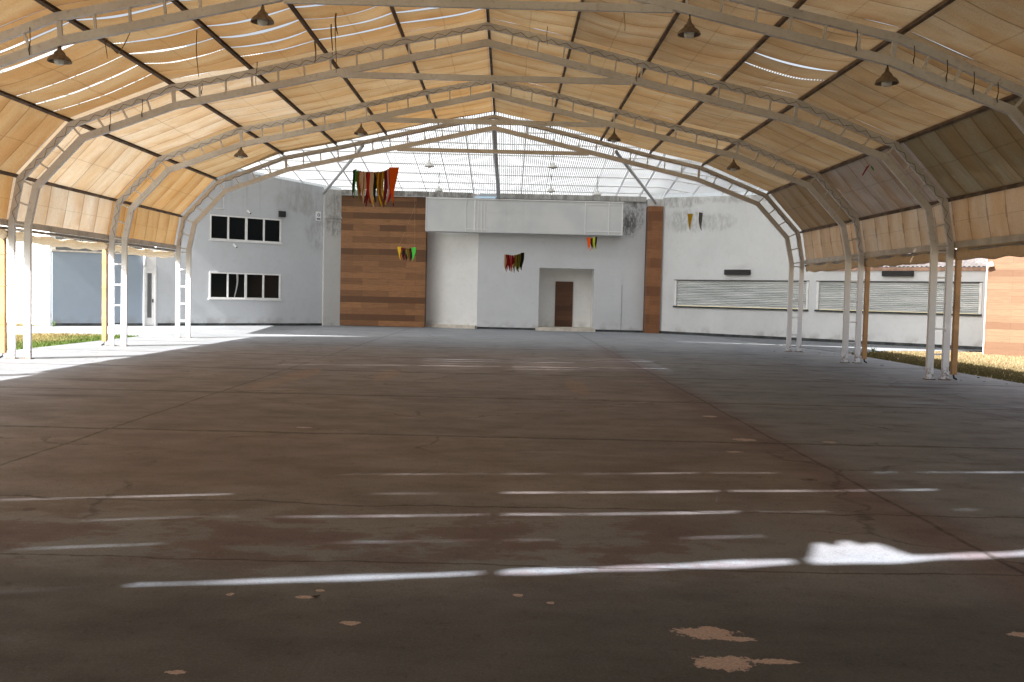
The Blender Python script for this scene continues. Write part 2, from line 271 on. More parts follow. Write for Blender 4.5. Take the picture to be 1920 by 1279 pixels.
M = dict(
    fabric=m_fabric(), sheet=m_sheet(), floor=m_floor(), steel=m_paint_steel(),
    purlin=m_plain('rusty_purlin', (0.16, 0.12, 0.095), 0.75, 0, 0.35, 3.0, 0.2, ((0.20, 0.15, 0.11), 0.6)),
    eave=m_plain('eave_steel', (0.27, 0.245, 0.225), 0.6, 0, 0.2, 3.0, 0.3, ((0.15, 0.10, 0.07), 0.6)),
    beam=m_plain('beige_beam_paint', (0.56, 0.52, 0.48), 0.6, 0, 0.15, 2.5, 0.3, ((0.33, 0.27, 0.22), 0.5)),
    roofbar=m_plain('white_roof_bar', (0.66, 0.68, 0.70), 0.6, 0, 0.08, 3, 0.3, ((0.42, 0.34, 0.28), 0.35)),
    pipe=m_plain('grey_pipe', (0.40, 0.41, 0.43), 0.5, 0, 0.12, 3, 0.4),
    wall_l=m_wall('grey_wall', (0.52, 0.545, 0.575), [((-8.4, 47.0, 4.5), (0.7, 0.7, 0.9), (0.12, 0.11, 0.10), 0.3, 5.0), ((-9.3, 46.3, 5.9), (1.0, 1.0, 0.5), (0.3, 0.29, 0.28), 0.6, 2.0)], 0.45),
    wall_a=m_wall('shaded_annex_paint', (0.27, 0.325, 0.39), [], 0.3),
    wall_p=m_wall('stained_pillar_paint', (0.56, 0.56, 0.55), [((-7.9, 47.5, 4.9), (0.5, 0.5, 0.5), (0.08, 0.075, 0.07), 0.5, 7.0), ((-7.7, 47.5, 5.9), (0.5, 0.5, 0.4), (0.2, 0.19, 0.18), 0.6, 5.0)], 0.85),
    wall_c=m_wall('white_grey_wall', (0.56, 0.58, 0.605), [((6.62, 47.4, 5.75), (0.42, 0.6, 0.75), (0.025, 0.02, 0.018), 0.78, 5.0), ((6.4, 47.4, 5.2), (0.35, 0.6, 0.5), (0.05, 0.045, 0.04), 0.7, 9.0)], 0.35),
    wall_rec=m_wall('white_recess_paint', (0.76, 0.765, 0.76), [], 0.2),
    wall_r=m_wall('off_white_wall', (0.63, 0.645, 0.655), [((9.0, 46.1, 5.35), (1.0, 1.0, 0.45), (0.14, 0.14, 0.14), 0.42, 5.0), ((10.2, 45.1, 5.25), (0.7, 0.8, 0.35), (0.16, 0.16, 0.16), 0.35, 6.0), ((8.6, 46.6, 6.3), (1.2, 1.2, 0.25), (0.2, 0.19, 0.18), 0.6, 4.0), ((12.0, 43.4, 6.3), (3, 3, 0.18), (0.3, 0.3, 0.3), 0.6, 3.0)], 0.15),
    wall_s=m_wall('sunlit_white_wall', (0.76, 0.76, 0.74), [((-19.5, 40.6, 0.5), (2.0, 2.0, 0.35), (0.45, 0.42, 0.40), 0.5, 3.0)], 0.2),
    concrete=m_wall('dirty_concrete', (0.50, 0.50, 0.49), [((-4.8, 47.4, 6.45), (3.5, 1, 0.3), (0.10, 0.09, 0.08), 0.8, 4.0), ((3, 47.4, 6.45), (3.5, 1, 0.3), (0.16, 0.15, 0.14), 0.6, 4.0)], 0.8),
    skirting=m_plain('dark_skirting', (0.045, 0.05, 0.052), 0.7, 0, 0.4, 3, 0.2, ((0.22, 0.20, 0.18), 0.35)),
    step=m_plain('cream_step', (0.52, 0.48, 0.42), 0.8, 0, 0.15, 4, 0.2, ((0.25, 0.2, 0.16), 0.5)),
    wood=m_wood('brown_cladding', (1, 0, 0), (0.105, 0.048, 0.020), (0.285, 0.138, 0.060), (0.085, 0.037, 0.016), 0.29, 1.3),
    wood_p=m_wood('brown_pilaster_cladding', (1, 0, 0), (0.17, 0.070, 0.030), (0.28, 0.125, 0.055), (0.09, 0.036, 0.016), 0.45, 0.62),
    wood_d=m_wood('dark_door_wood', (1, 0, 0), (0.080, 0.038, 0.020), (0.125, 0.058, 0.030), (0.04, 0.018, 0.010), 0.24, 3.0),
    wood_r=m_wood('honey_cladding', (0.75, -0.67, 0), (0.105, 0.055, 0.030), (0.16, 0.095, 0.056), (0.078, 0.041, 0.022), 0.225, 1.2),
    white=m_plain('white_metal', (0.74, 0.74, 0.74), 0.4, 0, 0.06, 5, 0.4),
    panel=None, glass=None, shutter=m_shutter(), black=m_plain('black_plastic', (0.018, 0.018, 0.02), 0.5, 0, 0.2, 6, 0.4),
    lamp=m_plain('rusty_lamp_enamel', (0.20, 0.155, 0.115), 0.6, 0, 0.3, 20, 0.35, ((0.08, 0.05, 0.035), 0.6)),
    lampw=m_plain('white_lamp_enamel', (0.60, 0.60, 0.58), 0.5, 0, 0.1, 20, 0.35),
    bulb=m_plain('frosted_bulb', (0.62, 0.64, 0.64), 0.25, 0, 0.05, 20, 0.5),
    pvc=m_plain('yellowed_downpipe', (0.40, 0.235, 0.11), 0.5, 0, 0.18, 3, 0.35, ((0.26, 0.15, 0.07), 0.5)),
    curtain=m_cloth('rolled_curtain_cloth', (0.78, 0.63, 0.46)), curtain_l=m_cloth('pale_curtain_cloth', (0.84, 0.77, 0.65)),
    white_cloth=m_cloth('white_cloth', (0.75, 0.74, 0.72)), rag=m_cloth('dark_rag', (0.22, 0.15, 0.09)), cord=m_plain('dark_cord', (0.05, 0.042, 0.036), 0.8),
    bluesheet=m_plain('pale_blue_sheet', (0.42, 0.62, 0.80), 0.4, 0, 0.08, 5, 0.4), navy=m_plain('navy_print', (0.03, 0.03, 0.15), 0.5),
    tile=m_plain('faded_tile_edge', (0.42, 0.27, 0.20), 0.85, 0, 0.3, 4, 0.1), tiles=m_plain('pale_tile_roof', (0.78, 0.70, 0.66), 0.85, 0, 0.2, 3, 0.1),
    earth=m_earth('yard_earth', (0.22, 0.18, 0.12), (0.15, 0.15, 0.07), (0.11, 0.09, 0.05)),
    dryearth=m_earth('dry_lawn_earth', (0.44, 0.35, 0.25), (0.34, 0.27, 0.18), (0.20, 0.16, 0.10)),
    path=m_earth('pale_path_concrete', (0.19, 0.203, 0.218), (0.17, 0.18, 0.19), (0.14, 0.14, 0.14)),
    grass_l=m_grass('lawn_blades', (0.055, 0.095, 0.022), (0.11, 0.155, 0.045), (0.22, 0.17, 0.085), -14.2, -12.0),
    grass_r=m_grass('dry_lawn_blades', (0.075, 0.07, 0.03), (0.13, 0.11, 0.055), (0.24, 0.185, 0.11), 12.5, 16.0, True),  # shade near the canopy put in as darker brown-green blades
    leaf=m_plain('weed_leaf', (0.05, 0.09, 0.025), 0.7), dirt=m_plain('dark_dirt', (0.03, 0.025, 0.02), 0.9),
)
k = N('window_glass'); b = k.bsdf((0.006, 0.007, 0.008), 0.08, 0, None, 0.1); M['glass'] = b
k = N('frosted_balcony_panel'); p = k.pos(); M['panel'] = k.bsdf(k.mix(k.mapr(k.noise(p, 0.9, 4), 0.3, 0.7), (0.50, 0.525, 0.54), (0.57, 0.58, 0.585)), 0.28, 0, None, 0.4)
FL = {n_: m_cloth('flag_' + n_, c_) for n_, c_ in dict(orange=(0.85, 0.13, 0.02), red=(0.45, 0.03, 0.03), wine=(0.16, 0.02, 0.03), yellow=(0.75, 0.50, 0.04), green=(0.06, 0.32, 0.06), lime=(0.09, 0.62, 0.09), cream=(0.66, 0.52, 0.40), pink=(0.62, 0.40, 0.42), brown=(0.24, 0.09, 0.03), black=(0.02, 0.02, 0.02), olive=(0.20, 0.22, 0.04), slate=(0.20, 0.22, 0.23), acid=(0.62, 0.66, 0.06)).items()}

# ------------------------------------------------------------------ mesh helpers
class MB:
    def __init__(s): s.v = []; s.f = []; s.uv = None; s.smooth = False
    def quad(s, *ps):
        i = len(s.v); s.v += [Vector(p) for p in ps]; s.f.append(tuple(range(i, i+len(ps)))); return s
    def hexa(s, c):                       # 8 corners: 0-3 bottom ring, 4-7 top ring
        i = len(s.v); s.v += [Vector(p) for p in c]
        for q in ((3, 2, 1, 0), (4, 5, 6, 7), (0, 1, 5, 4), (1, 2, 6, 5), (2, 3, 7, 6), (3, 0, 4, 7)): s.f.append(tuple(i+j for j in q))
        return s
    def box(s, x0, x1, y0, y1, z0, z1):
        return s.hexa([(x0, y0, z0), (x1, y0, z0), (x1, y1, z0), (x0, y1, z0), (x0, y0, z1), (x1, y0, z1), (x1, y1, z1), (x0, y1, z1)])
    def bar(s, p, q, a, b, ref=(0, 1, 0)):     # a = size along ref, b = size across
        p = Vector(p); q = Vector(q); d = (q-p).normalized(); r = Vector(ref); r = (r - d*r.dot(d)).normalized(); t = d.cross(r)
        r *= a/2; t *= b/2
        return s.hexa([p-r-t, p+r-t, p+r+t, p-r+t, q-r-t, q+r-t, q+r+t, q-r+t])
    def tube(s, pts, rad, n=8, cap=True, sx=1.0):
        pts = [Vector(p) for p in pts]; i0 = len(s.v); L = len(pts)
        for j, p in enumerate(pts):
            d = (pts[min(j+1, L-1)] - pts[max(j-1, 0)]).normalized()
            ref = Vector((0, 0, 1)) if abs(d.z) < 0.9 else Vector((1, 0, 0))
            a = d.cross(ref).normalized(); b_ = a.cross(d)
            r = rad[j] if isinstance(rad, (list, tuple)) else rad
            for k_ in range(n):
                t = 2*math.pi*k_/n; s.v.append(p + a*math.cos(t)*r*sx + b_*math.sin(t)*r)
        for j in range(L-1):
            for k_ in range(n):
                a0 = i0+j*n+k_; a1 = i0+j*n+(k_+1) % n; s.f.append((a0, a1, a1+n, a0+n))
        if cap: s.f.append(tuple(i0+k_ for k_ in range(n))[::-1]); s.f.append(tuple(i0+(L-1)*n+k_ for k_ in range(n)))
        return s
    def lathe(s, c, prof, n=20):
        c = Vector(c); i0 = len(s.v); L = len(prof)
        for (r, z) in prof:
            for k_ in range(n):
                t = 2*math.pi*k_/n; s.v.append(c + Vector((r*math.cos(t), r*math.sin(t), z)))
        for j in range(L-1):
            for k_ in range(n):
                a0 = i0+j*n+k_; a1 = i0+j*n+(k_+1) % n; s.f.append((a0, a1, a1+n, a0+n))
        s.smooth = True; return s
    def sweep(s, pts, wd, y0, y1):        # closed box section swept along a polyline in the x-z plane with mitred joints
        L = len(pts); lo = []; hi = []
        for j in range(L):
            x, z = pts[j]
            def nrm(a, b_):
                dx, dz = b_[0]-a[0], b_[1]-a[1]; l = math.hypot(dx, dz); return (-dz/l, dx/l)
            n1 = nrm(pts[j-1], pts[j]) if j else None; n2 = nrm(pts[j], pts[j+1]) if j < L-1 else None
            n1 = n1 or n2; n2 = n2 or n1
            mx, mz = n1[0]+n2[0], n1[1]+n2[1]; l = math.hypot(mx, mz); mx /= l; mz /= l
            k_ = wd/2/max(0.3, mx*n1[0]+mz*n1[1])
            lo.append((x-mx*k_, z-mz*k_)); hi.append((x+mx*k_, z+mz*k_))
        i0 = len(s.v)
        for j in range(L):
            for (x, z), y in ((lo[j], y0), (lo[j], y1), (hi[j], y1), (hi[j], y0)): s.v.append(Vector((x, y, z)))
        for j in range(L-1):
            for k_ in range(4):
                a = i0+4*j+k_; b_ = i0+4*j+(k_+1) % 4; s.f.append((a, b_, b_+4, a+4))
        s.f.append((i0+3, i0+2, i0+1, i0)); e = i0+4*(L-1); s.f.append((e, e+1, e+2, e+3))
        return s
    def build(s, name, mat, parent=None, smooth=None, bevel=0.0):
        off = parent_loc(parent)
        me = bpy.data.meshes.new(name); me.from_pydata([v-off for v in s.v], [], s.f)
        if s.uv:
            ul = me.uv_layers.new(name='UVMap')
            for li, l in enumerate(me.loops): ul.data[li].uv = s.uv[l.vertex_index]
        me.materials.append(mat); me.validate(); me.update()
        bm = bmesh.new(); bm.from_mesh(me); bmesh.ops.recalc_face_normals(bm, faces=bm.faces)
        if bevel: bmesh.ops.bevel(bm, geom=bm.edges[:], offset=bevel, segments=1, affect='EDGES')
        bm.to_mesh(me); bm.free()
        if smooth if smooth is not None else s.smooth:
            for f in me.polygons: f.use_smooth = True
        o = bpy.data.objects.new(name, me); C.objects.link(o)
        if parent is not None: o.parent = parent
        return o
def parent_loc(p):
    v = Vector((0, 0, 0))
    while p is not None: v = v + p.location; p = p.parent
    return v
def thing(name, label, cat, loc=(0, 0, 0), group=None):
    o = bpy.data.objects.new(name, None); C.objects.link(o); o.location = loc; o.empty_display_size = 0.2
    o['label'] = label; o['category'] = cat
    if group: o['group'] = group
    return o
def tag(o, label, cat, group=None):
    o['label'] = label; o['category'] = cat
    if group: o['group'] = group
    return o
def recentre(o):                          # put a single mesh's origin at its base
    me = o.data; xs = [v.co for v in me.vertices]
    c = Vector(((min(v.x for v in xs)+max(v.x for v in xs))/2, (min(v.y for v in xs)+max(v.y for v in xs))/2, min(v.z for v in xs)))
    me.transform(Matrix.Translation(-c)); o.location = o.location + c; return o
def struct(o): o['kind'] = 'structure'; return o

# ------------------------------------------------------------------ ground
struct(MB().quad((-600, -300, -0.06), (600, -300, -0.06), (600, 900, -0.06), (-600, 900, -0.06)).build('ground', M['earth']))
def slab(name, pts, z0, z1, mat):
    b = MB(); n_ = len(pts); b.v = [Vector((x, y, z0)) for x, y in pts] + [Vector((x, y, z1)) for x, y in pts]
    b.f = [tuple(range(n_))[::-1], tuple(range(n_, 2*n_))] + [(i, (i+1) % n_, n_+(i+1) % n_, n_+i) for i in range(n_)]
    return struct(b.build(name, mat))
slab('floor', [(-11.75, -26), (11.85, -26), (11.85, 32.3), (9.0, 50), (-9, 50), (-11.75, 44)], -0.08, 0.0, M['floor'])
slab('left_path', [(-11.754, 33.0), (-11.754, 44.4), (-15.5, 44.4), (-30, 41.5), (-30, 37.0), (-18.3, 36.6), (-16.1, 32.3), (-14.3, 33.2)], -0.08, -0.003, M['path'])
slab('right_path', [(11.854, 32.6), (14.0, 34.6), (16.6, 35.6), (20.2, 37.6), (21, 40), (13, 48), (9.004, 50), (11.8, 34)], -0.08, -0.003, M['path'])
slab('left_lawn_soil', [(-11.76, -26), (-11.76, 32.9), (-14.3, 33.15), (-16.1, 32.2), (-18.3, 36.5), (-30, 36.9), (-30, -26)], -0.08, -0.02, M['earth'])
slab('right_lawn_soil', [(11.86, -26), (34, -26), (34, 36), (16.6, 35.55), (14.0, 34.5), (11.86, 32.3)], -0.08, -0.02, M['dryearth'])
def inside(pt, poly):
    x, y = pt; r = False; n_ = len(poly)
    for i in range(n_):
        (x1, y1), (x2, y2) = poly[i], poly[i-1]
        if (y1 > y) != (y2 > y) and x < (x2-x1)*(y-y1)/(y2-y1)+x1: r = not r
    return r
def grass(name, polys, n_, mat, h, dens=None):
    b = MB(); rnd = random.Random(3)
    for poly, share in polys:
        xs = [q[0] for q in poly]; ys = [q[1] for q in poly]; c = 0
        while c < n_*share:
            x = rnd.uniform(min(xs), max(xs)); y = rnd.uniform(min(ys), max(ys))
            if not inside((x, y), poly): continue
            c += 1; a = rnd.uniform(0, 6.28); hh = h*rnd.uniform(0.4, 1.3); wd = rnd.uniform(0.012, 0.03); lx = rnd.uniform(-0.5, 0.5)*hh; ly = rnd.uniform(-0.5, 0.5)*hh
            dx, dy = math.cos(a)*wd, math.sin(a)*wd
            b.quad((x-dx, y-dy, -0.02), (x+dx, y+dy, -0.02), (x+lx, y+ly, -0.02+hh))
    me = bpy.data.meshes.new(name); me.from_pydata(b.v, [], b.f); me.materials.append(mat)
    o = bpy.data.objects.new(name, me); C.objects.link(o); o['kind'] = 'stuff'; return o
grass('lawn_grass', [([(-11.74, 15), (-11.74, 32.8), (-14.3, 33.1), (-16.0, 32.2), (-17.5, 24), (-15, 15)], 0.8), ([(-18.0, 38.9), (-19.2, 40.5), (-24, 43.8), (-24, 38.5), (-19.6, 37.9)], 0.2)], 42000, M['grass_l'], 0.075)
grass('dry_grass', [([(11.9, 17), (11.9, 32.0), (14.0, 34.3), (16.6, 35.3), (22, 31), (18, 20)], 1.0)], 42000, M['grass_r'], 0.06)

# ------------------------------------------------------------------ arch frames
Y4, S = 32.5393, 5.4453
FY = {i: Y4 - S*(4-i) for i in range(-3, 6)}
OUT = [(10.375, 0), (10.372, 2.997), (10.194, 3.953), (9.077, 5.164), (6.898, 6.02), (5.162, 6.385), (3.526, 6.775), (1.831, 7.165), (0, 7.538)]
INN = [(10.028, 0), (10.021, 2.93), (9.838, 3.796), (8.823, 4.889), (6.80, 5.64), (0, 7.174)]
def lerp(a, b, t): return tuple(x+(y-x)*t for x, y in zip(a, b))
def mirror(pl): return pl + [(-x, z) for x, z in reversed(pl[:-1])]
inn_roof = lambda x: 7.174 + (5.64-7.174)*abs(x)/6.80
out_roof = lambda x: next(z0+(z1-z0)*(x0-abs(x))/(x0-x1) for (x0, z0), (x1, z1) in zip(OUT[4:], OUT[5:]) if x1 <= abs(x) <= x0+1e-6)
FRAME_LABEL = {4: 'beige steel arch frame at the clear corrugated roof, farthest from the viewer', 3: 'beige steel arch frame with the lamps, second from the building',
               2: 'beige steel arch frame with the foremost legs on both sides, third from the building', 1: 'beige steel arch frame overhead, its tie bar along the top edge of the photo',
               0: 'beige steel arch frame just in front of the viewpoint, above the picture', -1: 'beige steel arch frame overhead above the near floor', -2: 'beige steel arch frame at the viewpoint'}
def make_frame(i):
    y = FY[i]; t = thing('arch_frame', FRAME_LABEL[i], 'arch frame', (0, y, 0), 'steel arch frames of the canopy')
    D = 0.045
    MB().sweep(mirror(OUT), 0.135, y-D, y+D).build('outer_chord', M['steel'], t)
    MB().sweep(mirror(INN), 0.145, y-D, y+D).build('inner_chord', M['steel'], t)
    x = 3.18; zz = inn_roof(x) - 0.055
    MB().bar((-x, y, zz), (x, y, zz), 0.07, 0.125).build('tie_beam', M['steel'], t)
    st = []
    for s_ in (-1, 1):
        for k_ in range(1, 6): st.append(((s_*10.376, 2.95*k_/5.2), (s_*10.027, 2.95*k_/5.2)))
        for a0, a1, b0, b1, n_ in ((OUT[1], OUT[2], INN[1], INN[2], 2), (OUT[2], OUT[3], INN[2], INN[3], 3), (OUT[3], OUT[4], INN[3], INN[4], 4)):
            for k_ in range(n_): st.append(tuple((s_*p[0], p[1]) for p in (lerp(a0, a1, k_/n_), lerp(b0, b1, k_/n_))))
        for k_ in range(0, 12):
            xx = 6.85*(1-k_/12.0); st.append(((s_*xx, out_roof(min(xx, 6.89))), (s_*(xx-0.03), inn_roof(xx-0.03))))
    for (a, b) in st:
        a3, b3 = Vector((a[0], y, a[1])), Vector((b[0], y, b[1])); d = (b3-a3).normalized()
        node = min(abs(abs(a[0])-OUT[4][0]), 9) < 0.1
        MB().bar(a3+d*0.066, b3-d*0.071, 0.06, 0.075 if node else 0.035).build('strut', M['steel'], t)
    for s_ in (-1, 1):
        for x_ in (10.375, 10.028): MB().box(s_*x_-0.11, s_*x_+0.11, y-0.09, y+0.09, 0.0, 0.018).build('base_plate', M['purlin'], t)
    if i in (2, 3, 4):                                    # rope lacing the cloth to the outer chord
        pts = []; rnd = random.Random(i); path = mirror(OUT)
        for (a, b) in zip(path[1:-2], path[2:-1]):
            l = math.hypot(b[0]-a[0], b[1]-a[1]); n_ = max(2, int(l/0.16)); nx, nz = -(b[1]-a[1])/l, (b[0]-a[0])/l
            for k_ in range(n_):
                q = lerp(a, b, (k_+0.5)/n_); e = (0.085 if k_ % 2 else (-0.01 if i != 4 else 0.03))*rnd.uniform(0.75, 1.1)
                pts.append((q[0]+nx*e, y-D-0.012-rnd.uniform(0, 0.02), q[1]+nz*e))
        MB().tube(pts, 0.005 if i != 4 else 0.009, 4).build('lacing_rope', M['cord'] if i != 4 else M['eave'], t)
    return t
for i in (4, 3, 2, 1, 0, -1, -2): make_frame(i)

# ------------------------------------------------------------------ purlins and eave rails
def off(i, d):
    x0, z0 = OUT[i]; a = OUT[i-1]; b = OUT[min(i+1, 8)]
    if i == 8: return (0, z0+d)
    dx, dz = b[0]-a[0], b[1]-a[1]; l = math.hypot(dx, dz); return (x0+dz/l*d, z0-dx/l*d)
NM = {2: 'lowest', 3: 'upper knee', 4: 'shoulder', 5: 'second', 6: 'third', 7: 'highest'}
YA, YB = FY[-3]-3*S, Y4+0.02
for i in range(2, 9):
    for s_ in ((1,) if i == 8 else (-1, 1)):
        x, z = off(i, 0.115); side = 'left' if s_ < 0 else 'right'
        d_ = Vector((x, 0, z)) - Vector((OUT[i][0], 0, OUT[i][1])); d_.x *= s_
        lab = 'dark rusty ridge purlin running the length of the canopy at its peak' if i == 8 else {
            2: f'dark rusty purlin at the {side} low knee of the canopy, just above the eave panels',
            3: f'dark rusty purlin along the {side} upper knee where the side panels meet the roof',
            4: f'dark rusty purlin along the {side} shoulder of the roof, above the outer lamps',
            5: f'dark rusty roof purlin on the {side} slope, first above the shoulder',
            6: f'dark rusty roof purlin on the {side} slope, second above the shoulder',
            7: f'dark rusty roof purlin on the {side} slope, next to the ridge'}[i]
        b = MB(); p0 = Vector((s_*x, YA, z)); nrm = d_.normalized(); tang = Vector((nrm.z, 0, -nrm.x))
        ref = nrm
        b.bar(p0, p0+Vector((0, YB-YA, 0)), 0.085, 0.016, ref)                     # web of a C channel
        for q in (-0.038, 0.038):
            c0 = p0 + nrm*q + tang*0.030; b.bar(c0, c0+Vector((0, YB-YA, 0)), 0.012, 0.045, ref)
        recentre(tag(b.build('purlin', M['purlin']), lab, 'purlin', 'purlins of the canopy roof'))
for s_ in (-1, 1):
    side = 'left' if s_ < 0 else 'right'
    o = MB().box(s_*10.50-0.04, s_*10.50+0.04, YA, YB, 2.93, 3.07).build('eave_beam', M['beam'])
    recentre(tag(o, f'long box beam under the fabric along the {side} eave, resting on the column heads', 'beam', 'eave beams of the canopy'))
    o = MB().tube([(s_*10.50, YA, 2.875), (s_*10.50, YB, 2.875)], 0.035, 10).build('eave_pipe', M['eave'], None, True)
    recentre(tag(o, f'round steel pipe just below the {side} eave beam, carrying the rolled curtain', 'pipe', 'curtain pipes along the eaves'))

# ------------------------------------------------------------------ shade fabric
FAB = [(10.52, 2.98), (10.34, 4.03), (9.18, 5.30), (6.97, 6.19), (5.22, 6.555), (3.57, 6.945), (1.87, 7.335), (0.02, 7.71)]
PAN = ['eave_panel', 'knee_panel', 'shoulder_panel', 'roof_panel', 'roof_panel', 'roof_panel', 'ridge_panel']
def fabric_panel(side, f, y0, y1, edges, gapf, sag, parent, col, seed, hole=None, brk=False):
    rnd = random.Random(seed); (xa, za), (xb, zb) = FAB[f], FAB[f+1]; b = MB(); b.uv = []; b.smooth = True
    L = math.hypot(xb-xa, zb-za); nx, nz = -(zb-za)/L*-1, (xb-xa)/L*-1      # outward
    nx, nz = (zb-za)/L, -(xb-xa)/L
    ed = [y0] + list(edges) + [y1]; NU, NV = (40 if hole else 28 if brk else 18), 6; wr = 0.010 + 0.22*max(0.0, sag-0.02); ph0 = rnd.uniform(0, 6)
    for i in range(len(ed)-1):
        g0 = gapf(side, f, i-1) if i else (0.0, 0.0); g1 = gapf(side, f, i) if i < len(ed)-2 else (0.0, 0.0)
        base = len(b.v); ph = rnd.uniform(0, 6)
        for vi in range(NV+1):
            v = vi/NV
            for ui in range(NU+1):
                u = ui/NU; e = 4*u*(1-u); es = e**0.7; bk = 1.0
                if brk: bk = max(0.35, 0.85+0.28*math.sin(u*6+ph0+seed)+0.14*math.sin(u*21+seed*2.3)); es = e**0.3
                ya = ed[i] + (g0[0]*0.5*es*bk if i else 0.0); yb = ed[i+1] - (g1[0]*0.5*es*bk if i < len(ed)-2 else 0.0)
                if y0 == FY[-2]:                                   # the wide tear runs a little askew
                    tl = 0.075*(-(xa+(xb-xa)*u)+3.6) if side < 0 else 0.0
                    if i == 0: yb += tl
                    if i == 1: ya += tl
                if hole and i == 1:
                    hb = max(0.0, 1-abs((u-hole[0])/hole[1])**4); ya += hole[2]*hb*(0.8+0.2*math.sin(u*60))
                y = ya + (yb-ya)*v
                t_ = min(1.0, max(0.0, (y-y0)/(y1-y0))); env = max(0.0, math.sin(math.pi*t_))**0.45
                d = -sag*e*env*(0.8+0.2*math.sin(2.1*y+f)) - 0.012*math.sin(math.pi*v)*e*env
                d -= g0[1]*es*(1-v)**1.5; d += g1[1]*0.6*es*v**1.5
                d += 0.010*math.sin(5*u+ph)*math.sin(math.pi*v)*e*(1+6*sag)
                d += wr*e*math.sin(math.pi*v)**0.5*mnoise.noise(Vector((u*L*2.2+seed, y*1.3, f*3.1))) if 0 < v < 1 else 0.0
                d += wr*0.8*e*mnoise.noise(Vector((u*L*1.1+9, y*0.9, seed*0.37)))
                x = xa+(xb-xa)*u + nx*d; z = za+(zb-za)*u + nz*d
                b.v.append(Vector((side*x, y, z))); b.uv.append((u, i + 0.001 + v*0.998))
        for vi in range(NV):
            for ui in range(NU):
                a = base+vi*(NU+1)+ui; b.f.append((a, a+1, a+NU+2, a+NU+1))
    o = b.build(PAN[f], M['fabric'], parent, True); o.color = (*col, 0.0 if (f == 0 and side > 0) else 1.0); return o
def even(y0, y1, n_): return [y0+(y1-y0)*j/n_ for j in range(1, n_)]
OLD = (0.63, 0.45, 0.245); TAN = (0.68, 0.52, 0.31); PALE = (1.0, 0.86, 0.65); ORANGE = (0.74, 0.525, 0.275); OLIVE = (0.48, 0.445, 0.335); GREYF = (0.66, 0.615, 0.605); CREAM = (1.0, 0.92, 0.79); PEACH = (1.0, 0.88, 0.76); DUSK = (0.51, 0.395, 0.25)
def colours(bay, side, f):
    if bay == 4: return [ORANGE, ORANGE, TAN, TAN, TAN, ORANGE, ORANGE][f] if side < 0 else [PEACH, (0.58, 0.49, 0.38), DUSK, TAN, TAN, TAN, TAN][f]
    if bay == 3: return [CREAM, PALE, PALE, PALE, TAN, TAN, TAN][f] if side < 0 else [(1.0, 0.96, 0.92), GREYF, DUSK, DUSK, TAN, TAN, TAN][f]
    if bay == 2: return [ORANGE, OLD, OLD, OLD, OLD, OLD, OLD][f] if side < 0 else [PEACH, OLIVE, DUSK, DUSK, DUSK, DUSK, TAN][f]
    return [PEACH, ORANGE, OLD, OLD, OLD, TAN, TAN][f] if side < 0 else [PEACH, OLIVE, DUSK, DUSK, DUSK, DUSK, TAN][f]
rg = random.Random(21); GAPS = {}
for f in range(7):
    for i in range(6):
        GAPS[(-1, f, i)] = ((rg.uniform(0.03, 0.075), 0.016*rg.uniform(0.0, 1)) if f in (3, 4, 5) and rg.random() < 0.92 else (0.015*rg.random(), 0.03*rg.uniform(0.0, 1)) if f in (2, 6) and rg.random() < 0.75 else (0.0, 0.0))
        GAPS[(1, f, i)] = ((0.03, 0.018) if f == 3 and i in (1, 3, 4) else (0, 0))
GAPS[(-1, 2, 1)] = (0.07, 0.02); GAPS[(-1, 3, 1)] = (0.10, 0.02); GAPS[(-1, 4, 1)] = (0.10, 0.02); GAPS[(-1, 5, 1)] = (0.09, 0.02)
def gap_old(s, f, i): return GAPS.get((s, f, i), (0, 0))
def gap_none(s, f, i): return (0.0, 0.0)
NEAR = {0: 0.20, 1: 0.036, 2: 0.062, 3: 0.016, 4: 0.062, 5: 0.015, 6: 0.048, 7: 0.054}
def gap_near(s, f, i):
    if s > 0 or f < 2: return (0.0, 0.0)
    r_ = random.Random(f*13+i); g = NEAR.get(i, 0)*r_.uniform(0.35, 1.1)
    if i == 0: g = {2: 0.02, 3: 0.095, 4: 0.17, 5: 0.22, 6: 0.24}[f]
    return (g, 0.02)
y0n = FY[-2]
BAYS = {4: ('tan shade fabric roof of the bay next to the clear corrugated roof', FY[3], FY[4], even(FY[3], FY[4], 6), gap_none, 0.035),
        3: ('pale taut shade fabric roof between the second and third frames from the building', FY[2], FY[3], even(FY[2], FY[3], 6), gap_none, 0.03),
        2: ('sagging torn shade fabric roof with bright slits, nearest fully seen bay', FY[1], FY[2], even(FY[1], FY[2], 7), gap_old, 0.10),
        1: ('orange tan shade fabric roof in the top corners of the photo, nearest the viewer', FY[0], FY[1], even(FY[0], FY[1], 6), gap_none, 0.06),
        0: ('tan shade fabric roof overhead just outside the top of the photo', FY[-1], FY[0], even(FY[-1], FY[0], 6), gap_none, 0.05),
        -1: ('torn tan shade fabric overhead whose gaps throw the light streaks on the near floor', y0n, FY[-1], [0.96, 1.62, 2.39, 2.85, 3.2, 3.62, 4.07, 4.95], gap_near, 0.05),
        -2: ('tan shade fabric roof behind the viewpoint', FY[-3], y0n, even(FY[-3], y0n, 6), gap_none, 0.05),
        -3: ('extra unseen tan shade fabric roof behind the viewpoint, added to shade the near floor', FY[-3]-3*S, FY[-3], even(FY[-3]-3*S, FY[-3], 6), gap_none, 0.05)}  # unseen rear length, added to keep light off the near floor
